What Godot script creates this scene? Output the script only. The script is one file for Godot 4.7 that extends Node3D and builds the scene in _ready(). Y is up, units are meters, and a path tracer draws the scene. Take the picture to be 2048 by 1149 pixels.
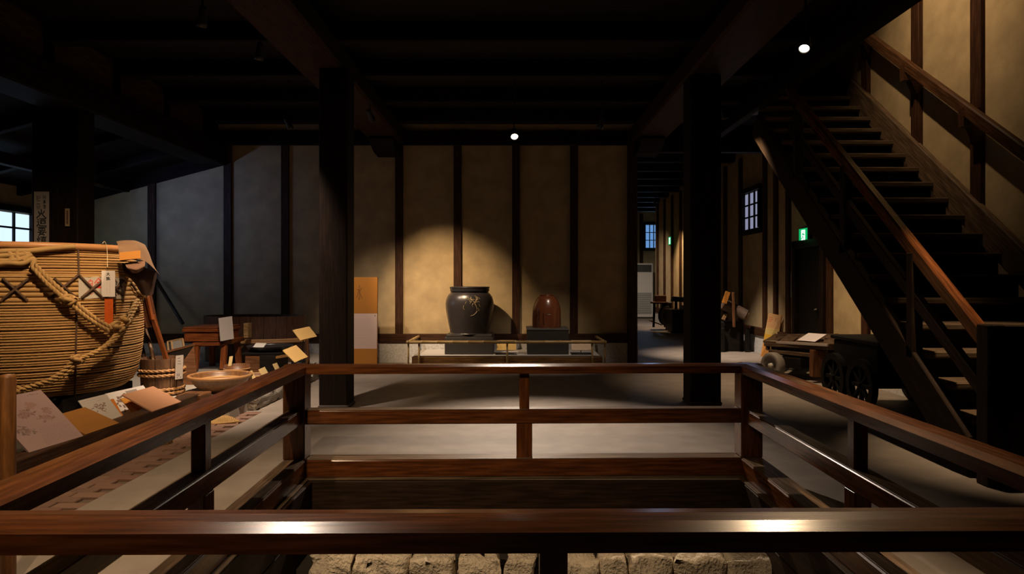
extends Node3D

# ---- view constants: x right, y up, the camera looks along -z from eye height ----
const F := 1365.0
const CX := 1029.0
const CY := 560.0
const EYE := 1.5
var rng := RandomNumberGenerator.new()
var mats := {}
var grain: ImageTexture
var speckle: ImageTexture
var blotch: ImageTexture
var relief: ImageTexture
var used := {}

func _ready() -> void:
	rng.seed = 77
	# ================= camera =================
	var cam := Camera3D.new()
	cam.name = "camera"
	cam.projection = Camera3D.PROJECTION_FRUSTUM
	cam.near = 0.1
	cam.far = 80.0
	cam.size = 1149.0 / F * 0.1
	cam.frustum_offset = Vector2((1024.0 - CX) / F * 0.1, (CY - 574.5) / F * 0.1)
	cam.position = Vector3(0, EYE, 0)
	add_child(cam)
	cam.current = true
	# ================= environment and exposure =================
	var we := WorldEnvironment.new()
	we.name = "world_environment"
	var env := Environment.new()
	env.background_mode = Environment.BG_COLOR
	env.background_color = Color(0.02, 0.022, 0.025)
	env.tonemap_mode = Environment.TONE_MAPPER_LINEAR
	env.tonemap_exposure = 1.0
	env.sdfgi_enabled = true
	env.ssao_enabled = true
	env.ssil_enabled = true
	we.environment = env
	add_child(we)
	# ================= lamps of the room =================
	var warm := Color(1.0, 0.85, 0.67)
	var pale := Color(1.0, 0.90, 0.80)
	spot("small round ceiling spotlight shining at the viewer above the two jars", Vector3(0.0, 3.58, -9.9), Vector3(0.25, 0, -6.5), 30.0, 28, pale, 14.0, 4.42, 0.05)
	spot("small round spotlight shining at the viewer beside the staircase opening", Vector3(2.25, 3.3, -5.3), Vector3(1.2, 0.85, -3.6), 14.0, 27, warm, 14.0, 4.42)
	spot("ceiling spotlight lighting the rope-wrapped tub from the front", Vector3(-2.9, 3.85, -4.8), Vector3(-4.75, 1.35, -6.3), 13.0, 37, warm, 2.0, 4.42)
	spot("dark ceiling spotlight above the railing aimed past the tub at the staved bucket", Vector3(-2.75, 3.74, -6.0), Vector3(-3.9, 0.3, -7.7), 9.0, 26, warm, 2.0, 4.42)
	spot("dark ceiling spotlight beside the left main beam aimed at the bowls", Vector3(-2.62, 3.77, -7.0), Vector3(-3.5, 0.3, -8.5), 20.0, 36, pale, 2.0, 4.42)
	spot("dark ceiling spotlight left of the bright one, aimed at the big black jar", Vector3(-2.0, 3.75, -9.6), Vector3(-1.15, 0.9, -12.3), 21.0, 23, warm, 2.0, 4.42)
	spot("dark ceiling spotlight behind the left pillar aimed down at the tall orange board", Vector3(-3.25, 3.7, -9.9), Vector3(-1.9, 0.2, -11.8), 8.5, 30, pale, 2.0, 4.42)
	spot("dark ceiling spotlight aimed at the small red-brown jar", Vector3(1.2, 3.64, -9.6), Vector3(0.6, 0.5, -11.6), 4.0, 19, pale, 2.0, 4.42)
	spot("slim ceiling spotlight glinting at the mouth of the corridor", Vector3(3.15, 3.96, -12.7), Vector3(4.1, 0, -13.7), 26.0, 24, pale, 2.0, 4.42)
	spot("slim ceiling spotlight glinting beside the top of the stair stringer", Vector3(2.96, 3.77, -9.6), Vector3(4.2, 0.0, -10.0), 12.0, 44, warm, 2.0, 4.42)
	spot("far ceiling spotlight washing the corridor wall behind the hand pump", Vector3(4.2, 3.7, -20.3), Vector3(5.0, 1.0, -20.9), 11.0, 34, warm, 2.0, 4.42)
	spot("far ceiling spotlight over the corridor floor", Vector3(3.3, 3.9, -20.6), Vector3(4.5, 0.2, -24.8), 13.0, 34, pale, 2.0, 4.42)
	spot("ceiling spotlight in front of the stone-lined pit", Vector3(-1.5, 3.9, -0.9), Vector3(-1.0, -0.3, -4.4), 14.0, 32, warm, 2.0, 4.42)
	spot("ceiling spotlight over the left half of the near rail", Vector3(-1.92, 3.76, -5.15), Vector3(-0.85, 0.8, -1.85), 6.0, 22, pale, 2.0, 4.42)
	spot("ceiling spotlight straight above the brick paving", Vector3(-2.35, 3.85, -4.2), Vector3(-2.6, 0.0, -4.3), 8.0, 38, warm, 2.0, 4.42)
	spot("spotlight upstairs washing the wall over the stairs", Vector3(3.2, 6.6, -7.2), Vector3(5.06, 4.6, -7.9), 9.0, 34, warm, 2.0, 7.2)
	spot("ceiling spotlight over the foot of the staircase", Vector3(3.3, 3.85, -5.2), Vector3(3.95, 0.9, -5.55), 12.0, 21, warm, 2.0, 4.42)
	spot("cool white spotlight under the lean-to roof", Vector3(-6.3, 2.95, -10.4), Vector3(-5.6, 2.7, -12.4), 0.95, 50, Color(0.54, 0.67, 1.0), 1.0, 3.25)
	# daylight let in by the windows
	daylight(Vector3(-8.05, 2.1, -10.6), Vector3(1, -0.1, 0), Vector2(1.9, 0.9), 0.3, Color(0.62, 0.8, 1.0))
	daylight(Vector3(4.9, 3.0, -14.4), Vector3(-1, -0.1, 0), Vector2(0.9, 0.75), 0.35, Color(0.8, 0.85, 1.0))
	daylight(Vector3(5.6, 3.3, -27.7), Vector3(0, -0.1, 1), Vector2(0.5, 0.9), 1.2, Color(0.62, 0.8, 1.0))

	make_textures()
	build_shell()
	build_ceiling()
	build_pit()
	build_stairs()
	build_jars()
	build_tub()
	build_exhibits()
	build_right_side()
	build_far_corridor()

# =====================================================================
# helpers
# =====================================================================
func W(x: float, y: float, d: float) -> Vector3:
	return Vector3((x - CX) * d / F, EYE - (y - CY) * d / F, -d)

func numbered(n: String) -> String:
	var k: int = used.get(n, 0)
	used[n] = k + 1
	return n if k == 0 else "%s_%03d" % [n, k]

func tag(o: Node3D, label: String, category: String, group := "", kind := "") -> Node3D:
	o.set_meta("label", label)
	o.set_meta("category", category)
	if group != "":
		o.set_meta("group", group)
	if kind != "":
		o.set_meta("kind", kind)
	return o

func thing(called: String, label: String, category: String, at := Vector3.ZERO, group := "", kind := "") -> Node3D:
	var o := Node3D.new()
	o.name = numbered(called)
	o.position = at
	add_child(o)
	tag(o, label, category, group, kind)
	return o

func root_of(p: Node) -> Vector3:
	var v := Vector3.ZERO
	var n := p
	while n is Node3D and n != self:
		v += (n as Node3D).position
		n = n.get_parent()
	return v

# commit a SurfaceTool as one named mesh; its vertices are world places (or local round `at`)
func obj(called: String, st: SurfaceTool, m: Material, parent: Node = self, at := Vector3.ZERO, turn := Basis()) -> MeshInstance3D:
	var o := MeshInstance3D.new()
	o.mesh = done(st, m)
	o.name = numbered(called) if parent == self else called
	o.transform = Transform3D(turn, at - root_of(parent))
	parent.add_child(o, true)
	return o

func done(st: SurfaceTool, m: Material) -> ArrayMesh:
	st.generate_normals()
	var me := st.commit()
	me.surface_set_material(0, m)
	return me

func S(smooth := false) -> SurfaceTool:
	var st := SurfaceTool.new()
	st.begin(Mesh.PRIMITIVE_TRIANGLES)
	st.set_smooth_group(0 if smooth else -1)
	return st

func face(st: SurfaceTool, p: Array, c: Vector3, uv: Array = []) -> void:
	var mid := Vector3.ZERO
	for v in p:
		mid += v
	mid /= p.size()
	var n: Vector3 = (p[2] - p[0]).cross(p[1] - p[0])
	var order := range(p.size())
	if n.dot(mid - c) < 0:
		order.reverse()
	for k in range(1, p.size() - 1):
		for i in [order[0], order[k], order[k + 1]]:
			st.set_uv(uv[i] if uv.size() > 0 else Vector2.ZERO)
			st.add_vertex(p[i])

# box with chamfered edges
func box(st: SurfaceTool, c: Vector3, size: Vector3, ch := 0.0, b := Basis()) -> void:
	var h := size / 2
	ch = minf(ch, minf(h.x, minf(h.y, h.z)) * 0.8)
	var X := [Vector3.RIGHT, Vector3.UP, Vector3.BACK]
	for a in 3:
		for s in [-1.0, 1.0]:
			var u := (a + 1) % 3
			var v := (a + 2) % 3
			var pts := []
			for q in [[-1, -1], [1, -1], [1, 1], [-1, 1]]:
				var p := Vector3.ZERO
				p[a] = s * h[a]
				p[u] = q[0] * (h[u] - ch)
				p[v] = q[1] * (h[v] - ch)
				pts.append(c + b * p)
			face(st, pts, c)
	if ch <= 0.0:
		return
	for a in 3:
		var u := (a + 1) % 3
		var v := (a + 2) % 3
		for su in [-1.0, 1.0]:
			for sv in [-1.0, 1.0]:
				var pts := []
				for q in [[-1, 0], [1, 0], [1, 1], [-1, 1]]:
					var p := Vector3.ZERO
					p[a] = q[0] * (h[a] - ch)
					p[u] = su * (h[u] - (0.0 if q[1] == 0 else ch))
					p[v] = sv * (h[v] - (ch if q[1] == 0 else 0.0))
					pts.append(c + b * p)
				face(st, pts, c)
	for sx in [-1.0, 1.0]:
		for sy in [-1.0, 1.0]:
			for sz in [-1.0, 1.0]:
				var pts := []
				for a in 3:
					var p := Vector3(sx * (h.x - ch), sy * (h.y - ch), sz * (h.z - ch))
					p[a] = [sx, sy, sz][a] * h[a]
					pts.append(c + b * p)
				face(st, pts, c)

func frame(dir: Vector3, up := Vector3.UP) -> Basis:
	var x := dir.normalized()
	if absf(x.dot(up)) > 0.99:
		up = Vector3.BACK
	var z := x.cross(up).normalized()
	return Basis(x, z.cross(x), z)

# a squared timber whose own x axis runs along it (so the grain does too)
func beam(parent: Node, called: String, a: Vector3, b: Vector3, wide: float, high: float, m: Material, ch := 0.006, up := Vector3.UP) -> MeshInstance3D:
	var st := S()
	box(st, Vector3.ZERO, Vector3((b - a).length(), high, wide), ch)
	return obj(called, st, m, parent, (a + b) / 2, frame(b - a, up))

# an axis-aligned board given by two corners
func slab(parent: Node, called: String, a: Vector3, b: Vector3, m: Material, ch := 0.0) -> MeshInstance3D:
	var st := S()
	box(st, Vector3.ZERO, (b - a).abs(), ch)
	return obj(called, st, m, parent, (a + b) / 2)

# prism of a profile in a plane: pts are Vector3 of one face, ext the extrusion
func prism(st: SurfaceTool, pts: Array, ext: Vector3) -> void:
	var c := Vector3.ZERO
	for p in pts:
		c += p
	c = c / pts.size() + ext / 2
	var far := pts.map(func(p): return p + ext)
	face(st, pts, c)
	face(st, far, c)
	for i in pts.size():
		var j := (i + 1) % pts.size()
		face(st, [pts[i], pts[j], far[j], far[i]], c)

func lathe(st: SurfaceTool, prof: Array, c := Vector3.ZERO, seg := 48, sq := Vector2.ONE, uvs := false) -> void:
	for i in prof.size() - 1:
		var p: Vector2 = prof[i]
		var q: Vector2 = prof[i + 1]
		for k in seg:
			var a := TAU * k / seg
			var b := TAU * (k + 1) / seg
			var A := c + Vector3(cos(a) * p.x * sq.x, p.y, sin(a) * p.x * sq.y)
			var B := c + Vector3(cos(b) * p.x * sq.x, p.y, sin(b) * p.x * sq.y)
			var C := c + Vector3(cos(b) * q.x * sq.x, q.y, sin(b) * q.x * sq.y)
			var D := c + Vector3(cos(a) * q.x * sq.x, q.y, sin(a) * q.x * sq.y)
			for v in ([[A, p, k], [B, p, k + 1], [C, q, k + 1], [A, p, k], [C, q, k + 1], [D, q, k]]):
				st.set_uv(Vector2(float(v[2]) / seg, float(i + (1 if v[1] == q else 0)) / prof.size()))
				st.add_vertex(v[0])

func path_frames(pts: Array) -> Array:
	var out := []
	var n := Vector3.UP
	for i in pts.size():
		var t: Vector3 = (pts[mini(i + 1, pts.size() - 1)] - pts[maxi(i - 1, 0)]).normalized()
		if absf(n.dot(t)) > 0.95:
			n = Vector3.RIGHT if absf(t.x) < 0.9 else Vector3.BACK
		n = (n - t * n.dot(t)).normalized()
		out.append([t, n, t.cross(n)])
	return out

func tube(st: SurfaceTool, pts: Array, r: float, seg := 8, cap := true, taper := 1.0) -> void:
	var fr := path_frames(pts)
	var rings := []
	for i in pts.size():
		var ring := []
		var rr := lerpf(r, r * taper, float(i) / maxf(1, pts.size() - 1))
		for k in seg:
			var a := TAU * k / seg
			ring.append(pts[i] + (fr[i][1] * cos(a) + fr[i][2] * sin(a)) * rr)
		rings.append(ring)
	for i in pts.size() - 1:
		for k in seg:
			var l := (k + 1) % seg
			for v in [rings[i][k], rings[i][l], rings[i + 1][l], rings[i][k], rings[i + 1][l], rings[i + 1][k]]:
				st.set_uv(Vector2.ZERO)
				st.add_vertex(v)
	if cap:
		for e in [0, pts.size() - 1]:
			face(st, rings[e], pts[mini(1, pts.size() - 1)] if e == 0 else pts[maxi(0, e - 1)])

func smooth_path(pts: Array, per := 8) -> Array:
	var c := Curve3D.new()
	for i in pts.size():
		var t: Vector3 = (pts[mini(i + 1, pts.size() - 1)] - pts[maxi(i - 1, 0)]) / 6.0
		c.add_point(pts[i], -t, t)
	var out := []
	for i in pts.size() - 1:
		for k in per:
			out.append(c.sample(i, float(k) / per))
	out.append(pts[-1])
	return out

# laid rope: strands twisted round the path
func rope(st: SurfaceTool, pts: Array, r: float, strands := 2, pitch := 0.09) -> void:
	var fine := smooth_path(pts, 10)
	var fr := path_frames(fine)
	for s in strands:
		var line := []
		var run := 0.0
		for i in fine.size():
			if i > 0:
				run += (fine[i] - fine[i - 1]).length()
			var a := TAU * (run / pitch + float(s) / strands)
			line.append(fine[i] + (fr[i][1] * cos(a) + fr[i][2] * sin(a)) * r * 0.5)
		tube(st, line, r * 0.58, 7)

func ring_path(c: Vector3, r: float, n := 48, sq := Vector2.ONE) -> Array:
	var out := []
	for k in n + 1:
		var a := TAU * k / n
		out.append(c + Vector3(cos(a) * r * sq.x, 0, sin(a) * r * sq.y))
	return out

# a stiff printed card: bottom edge bl..br, leaning back by `tilt` from upright
func card(called: String, label: String, cat: String, bl: Vector3, br: Vector3, h: float, tilt_deg: float, m: Material, thick := 0.008, group := "", foot := false, parent: Node = null) -> Node3D:
	var u := (br - bl).normalized()
	var back := Vector3.UP.cross(u).normalized()
	if back.dot(Vector3(bl.x, 0, bl.z) + Vector3(br.x, 0, br.z)) < 0:
		back = -back
	var t := deg_to_rad(tilt_deg)
	var v := (Vector3.UP * cos(t) + back * sin(t)).normalized()
	var n := u.cross(v).normalized()
	var base := (bl + br) / 2
	var st := S()
	var L := (br - bl).length()
	var q := [-u * L / 2 + v * h, u * L / 2 + v * h, u * L / 2, -u * L / 2]
	var c := v * h / 2 - n * thick / 2
	face(st, q, c, [Vector2(0, 0), Vector2(1, 0), Vector2(1, 1), Vector2(0, 1)])
	var far := q.map(func(p): return p - n * thick)
	face(st, far, c, [Vector2(.02, .02), Vector2(.02, .02), Vector2(.02, .02), Vector2(.02, .02)])
	for i in 4:
		var j := (i + 1) % 4
		face(st, [q[i], q[j], far[j], far[i]], c, [Vector2(.02, .02), Vector2(.02, .02), Vector2(.02, .02), Vector2(.02, .02)])
	if parent != null:
		return obj(called, st, m, parent, base)
	if foot:
		var th := thing(called, label, cat, base, group)
		obj("printed_panel", st, m, th, base)
		var s2 := S()
		var hi := v * h * 0.6 - n * (thick + 0.006)
		tube(s2, [hi, Vector3(hi.x, (0.18 if base.x < -2.9 else 0.004) - base.y, hi.z) + back * 0.05], 0.006, 6)
		obj("prop_leg", s2, mat("black_metal"), th, base)
		return th
	var o := obj(called, st, m, self, base)
	tag(o, label, cat, group)
	return o

func spot(label: String, at: Vector3, to: Vector3, energy: float, angle: float, col: Color, glow: float, top: float, lens := 0.037) -> void:
	var d := (to - at).normalized()
	var t := thing("spotlight", label, "spotlight", at)
	var b := frame(d)
	var h := S(true)
	var prof := [Vector2(0.0, 0.16), Vector2(0.025, 0.16), Vector2(lens * .85, 0.145), Vector2(lens * .95, 0.06), Vector2(lens + .008, 0.03), Vector2(lens + .008, -0.012), Vector2(lens + .002, -0.012), Vector2(lens, 0.0)]
	lathe(h, prof, Vector3.ZERO, 20)
	var turn := Basis(Quaternion(Vector3.DOWN, d)) if d.dot(Vector3.DOWN) > -0.99 else Basis()
	obj("housing", h, mat("black_metal"), t, at, turn)
	var l := S(true)
	lathe(l, [Vector2(0.0, -0.004), Vector2(lens * 0.7, -0.003), Vector2(lens, 0.002)], Vector3.ZERO, 20)
	obj("lens", l, glow_mat("lens%0.1f" % glow, Color(1, 0.93, 0.82), glow), t, at, turn)
	var s := S()
	tube(s, [at - d * 0.09, Vector3(at.x, at.y + 0.12, at.z) - d * 0.09, Vector3(at.x - d.x * 0.09, top, at.z - d.z * 0.09)], 0.009, 8)
	obj("stem", s, mat("black_metal"), t)
	var q := SpotLight3D.new()
	q.name = "spot_beam"
	q.light_energy = energy
	q.light_color = col
	q.spot_angle = angle
	q.spot_angle_attenuation = 1.0
	q.spot_attenuation = 2.0
	q.spot_range = 40.0
	q.light_size = 0.04
	q.shadow_enabled = true
	t.add_child(q)
	q.position = d * 0.03
	q.look_at_from_position(at + d * 0.03, to, Vector3.UP if absf(d.y) < 0.99 else Vector3.RIGHT)

func daylight(at: Vector3, dir: Vector3, size: Vector2, energy: float, col: Color) -> void:
	var a := AreaLight3D.new()
	a.name = numbered("window_daylight")
	a.area_size = size
	a.light_energy = energy
	a.light_color = col
	a.shadow_enabled = true
	add_child(a)
	a.look_at_from_position(at, at + dir, Vector3.UP)

# =====================================================================
# textures and materials
# =====================================================================
func noise(freq: float, oct := 4, sd := 1, kind := FastNoiseLite.TYPE_SIMPLEX_SMOOTH) -> FastNoiseLite:
	var n := FastNoiseLite.new()
	n.noise_type = kind
	n.seed = sd
	n.frequency = freq
	n.fractal_octaves = oct
	return n

func toned(im: Image, lo: float, hi: float, power := 1.0) -> ImageTexture:
	im.convert(Image.FORMAT_RGBA8)
	var b := im.get_data()
	for i in range(0, b.size(), 4):
		var v := int(255.0 * lerpf(lo, hi, pow(b[i] / 255.0, power)))
		b[i] = v
		b[i + 1] = v
		b[i + 2] = v
		b[i + 3] = 255
	return ImageTexture.create_from_image(Image.create_from_data(im.get_width(), im.get_height(), false, Image.FORMAT_RGBA8, b))

func make_textures() -> void:
	grain = toned(noise(0.012, 5, 3).get_seamless_image(512, 512), 0.5, 1.0)
	speckle = toned(noise(0.06, 5, 5).get_seamless_image(512, 512), 0.80, 1.0)
	blotch = toned(noise(0.014, 5, 9).get_seamless_image(512, 512), 0.86, 1.0)
	relief = toned(noise(0.03, 6, 12).get_seamless_image(512, 512), 0.0, 1.0)

func std(key: String, c: Color, rough := 0.8, metal := 0.0) -> StandardMaterial3D:
	if mats.has(key):
		return mats[key]
	var m := StandardMaterial3D.new()
	m.resource_name = key
	m.albedo_color = c.linear_to_srgb()
	m.roughness = rough
	m.metallic = metal
	mats[key] = m
	return m

func tri(m: StandardMaterial3D, t: Texture2D, sc: Vector3, in_world := false) -> StandardMaterial3D:
	m.albedo_texture = t
	m.uv1_triplanar = true
	m.uv1_world_triplanar = in_world
	m.uv1_scale = sc
	return m

# timber with the grain along its own x
func wood(key: String, c: Color, rough := 0.5, stretch := Vector3(0.35, 5, 5)) -> StandardMaterial3D:
	if mats.has("wood_" + key):
		return mats["wood_" + key]
	var m := std("wood_" + key, c, rough)
	tri(m, grain, stretch)
	m.heightmap_enabled = true
	m.heightmap_texture = grain
	m.heightmap_scale = 0.12
	m.metallic_specular = 0.28
	return m

func glow_mat(key: String, c: Color, e: float) -> StandardMaterial3D:
	if mats.has(key):
		return mats[key]
	var m := std(key, Color(0.5, 0.5, 0.5), 0.4)
	m.emission_enabled = true
	m.emission = c
	m.emission_energy_multiplier = e
	return m

func mat(key: String) -> StandardMaterial3D:
	if mats.has(key):
		return mats[key]
	var m: StandardMaterial3D
	match key:
		"black_metal":
			m = std(key, Color(0.012, 0.012, 0.013), 0.45)
		"plaster":
			m = tri(std(key, Color(0.50, 0.375, 0.205), 0.95), blotch, Vector3.ONE * 0.35, true)
			m.heightmap_enabled = true
			m.heightmap_texture = relief
			m.heightmap_scale = 0.25
		"plinth":
			m = tri(std(key, Color(0.66, 0.65, 0.64), 0.9), speckle, Vector3.ONE * 0.6, true)
		"concrete":
			m = tri(std(key, Color(0.29, 0.245, 0.21), 0.62), blotch, Vector3.ONE * 0.4, true)
			m.heightmap_enabled = true
			m.heightmap_texture = relief
			m.heightmap_scale = 0.10
		"rail":
			m = wood("rail", Color(0.20, 0.066, 0.02), 0.25)
			m.metallic_specular = 0.42
			m.heightmap_scale = 0.05
		"timber":
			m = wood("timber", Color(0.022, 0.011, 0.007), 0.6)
		"stud":
			m = wood("stud", Color(0.085, 0.036, 0.018), 0.6)
		"ceiling_wood":
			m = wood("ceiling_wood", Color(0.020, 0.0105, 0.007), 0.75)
		"black_wood":
			m = wood("black_wood", Color(0.014, 0.010, 0.008), 0.6)
		"tread":
			m = wood("tread", Color(0.19, 0.13, 0.08), 0.55)
		"honey":
			m = wood("honey", Color(0.36, 0.18, 0.06), 0.5)
		"red_wood":
			m = wood("red_wood", Color(0.30, 0.085, 0.024), 0.38)
		"brown_wood":
			m = wood("brown_wood", Color(0.20, 0.085, 0.035), 0.55)
		"tub_wood":
			m = wood("tub_wood", Color(0.115, 0.045, 0.022), 0.5)
		"pale_wood":
			m = wood("pale_wood", Color(0.42, 0.25, 0.11), 0.6)
		"bamboo":
			m = wood("bamboo", Color(0.50, 0.30, 0.10), 0.38, Vector3(0.6, 9, 9))
		"straw":
			m = tri(std(key, Color(0.46, 0.255, 0.085), 0.85), speckle, Vector3(6, 30, 6))
		"hemp":
			m = tri(std(key, Color(0.50, 0.30, 0.11), 0.85), speckle, Vector3.ONE * 9)
		"stone":
			m = tri(std(key, Color(0.76, 0.66, 0.51), 0.9), blotch, Vector3.ONE * 2.2, true)
			m.heightmap_enabled = true
			m.heightmap_texture = relief
			m.heightmap_scale = 1.6
		"white_paint":
			m = std(key, Color(0.60, 0.59, 0.56), 0.5)
		"card_stand":
			m = std(key, Color(0.55, 0.40, 0.18), 0.7)
		"paper":
			m = std(key, Color(0.72, 0.68, 0.62), 0.8)
	return m

func line_on(im: Image, a: Vector2, b: Vector2, w: float, c: Color) -> void:
	var n := int(maxf(1.0, a.distance_to(b) * 1.5))
	for i in n + 1:
		var p := a.lerp(b, float(i) / n)
		for dy in range(int(-w), int(w) + 1):
			for dx in range(int(-w), int(w) + 1):
				if dx * dx + dy * dy <= w * w + 0.3:
					var x := int(p.x) + dx
					var y := int(p.y) + dy
					if x >= 0 and y >= 0 and x < im.get_width() and y < im.get_height():
						im.set_pixel(x, y, c)

# brush strokes of the characters seen on the signs, on a 0..10 grid
func strokes(ch: String) -> Array:
	match ch:
		"火": return [[5,0,5,4,3,7,0,10],[5,4,7,7,10,10],[2,2.5,3,5],[8.5,2,7,4.5]]
		"迺": return [[3,0,9.5,0],[4,2,9,2,9,6.5,4,6.5,4,2],[5.5,0,5.5,4,4.6,5],[7.4,0,7.4,4,8.5,4.6],[1,1,2,2],[.5,4,2,4,1.5,8],[0,9.5,1.5,8,4,9.3,10,9.5]]
		"要": return [[0,0,10,0],[1.5,1.5,8.5,1.5,8.5,4.5,1.5,4.5,1.5,1.5],[4,0,4,4.5],[6,0,6,4.5],[4,5,2.5,8,8,10],[7.5,6,6,8.5,1.5,10],[0,6.5,10,6.5]]
		"慎": return [[1.5,0,1.5,10],[0,2.5,.4,4.5],[2.5,2,3.2,3.5],[4,1,10,1],[7,0,7,2],[5,2.4,9,2.4,9,7,5,7,5,2.4],[5,4,9,4],[5,5.5,9,5.5],[3.8,8,10,8],[5.5,8.5,4.3,10],[8,8.5,9.6,10]]
		"大": return [[.5,3,9.5,3],[5,0,5,4,3,7.5,.5,10],[5,4.5,7,7.5,9.8,10]]
		"甑": return [[1,0,1.8,1],[4.5,0,3.7,1],[.5,1.5,5,1.5,5,4.5,.5,4.5,.5,1.5],[2.8,1.5,2.8,4.5],[1,5.5,4.6,5.5,4.6,10,1,10,1,5.5],[1,7.7,4.6,7.7],[5.5,1,10,1],[6.6,1,6.2,9.5,7.8,8.5],[6.5,4,8.8,4,9,9.3,10,9.5,10,8],[7.3,5.5,7.9,7]]
		"水": return [[5,0,5,10,3.8,9],[1,3,4,3,2.5,6.5,.5,8.5],[9,2,5.8,4.5],[5.5,4,7.5,7.5,10,9]]
		"祀": return [[1.5,0,2.5,1],[0,2,4,2,0,6],[2,4.2,2,10],[5,1,9,1,9,4.5,5,4.5],[5,4.5,5,9,9.5,9,9.8,7.5]]
		"符": return [[1.5,0,.3,2],[1.3,1,4.5,1],[6,0,5,2],[6,1,9.8,1],[2.5,3.5,.3,6.5],[1.7,5,1.7,10],[4,5,10,5],[7.8,3.3,7.8,9.7,6.6,9],[5,6.5,6,8]]
		"阿": return [[.5,0,.5,10],[.5,.5,3,.5,2,3,3,5,1.5,6],[4,1,10,1],[4.7,3.5,7,3.5,7,6.5,4.7,6.5,4.7,3.5],[9,1,9,9.6,8,9]]
		"多": return [[5,0,1.5,3],[4.5,1,8,1,2,5],[4,2,5.5,3],[6,4.5,2,8],[5.5,5.5,9.5,5.5,1.5,10],[5,6.8,6.5,8]]
		"古": return [[.5,2.5,9.5,2.5],[5,0,5,5],[2,5,8,5,8,9.7,2,9.7,2,5]]
		"金": return [[5,0,0,4.5],[5,0,10,4.5],[3,4,7,4],[1.5,6,8.5,6],[5,4,5,9.5],[2.5,7,3.2,8.5],[7.5,7,6.8,8.5],[.5,9.6,9.5,9.6]]
		"白": return [[5,0,4,2],[1.5,2,8.5,2,8.5,10,1.5,10,1.5,2],[1.5,6,8.5,6]]
	return []

func glyph(im: Image, ch: String, x: float, y: float, w: float, h: float, thick: float, c: Color) -> void:
	for s in strokes(ch):
		for i in range(0, s.size() - 2, 2):
			line_on(im, Vector2(x + s[i] * w / 10, y + s[i + 1] * h / 10), Vector2(x + s[i + 2] * w / 10, y + s[i + 3] * h / 10), thick, c)

# small print too fine to read: broken marks along a line or a column
func fine_print(im: Image, r: Rect2, rows: int, c: Color, size := 2.0, upright := false) -> void:
	for k in rows:
		var at := 0.0
		var span := r.size.y if upright else r.size.x
		var end := span * rng.randf_range(0.72, 1.0)
		while at < end:
			var l := rng.randf_range(size * 0.8, size * 2.2)
			if rng.randf() > 0.14:
				var o := (k + 0.5) / rows
				var jig := rng.randf_range(-size, size) * 0.5
				var p := Vector2(r.position.x + r.size.x * o + jig, r.position.y + at) if upright else Vector2(r.position.x + at, r.position.y + r.size.y * o + jig)
				line_on(im, p, p + (Vector2(0, l * 0.6) if upright else Vector2(l * 0.6, 0)), size * 0.4, c)
			at += l + size

func blank(w: int, h: int, c: Color) -> Image:
	var im := Image.create(w, h, false, Image.FORMAT_RGB8)
	im.fill(c)
	return im

func printed(key: String, im: Image, rough := 0.75) -> StandardMaterial3D:
	var m := StandardMaterial3D.new()
	m.resource_name = key
	m.albedo_texture = ImageTexture.create_from_image(im)
	m.roughness = rough
	m.texture_repeat = false
	return m

# =====================================================================
# the room
# =====================================================================
const ZB := -12.4      # back wall
const XR := 5.06       # right wall
const XC := 2.14       # corner of the back wall and the corridor
const PX0 := -1.55     # pit opening
const PX1 := 1.73
const PZ0 := -1.95
const PZ1 := -5.12

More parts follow.
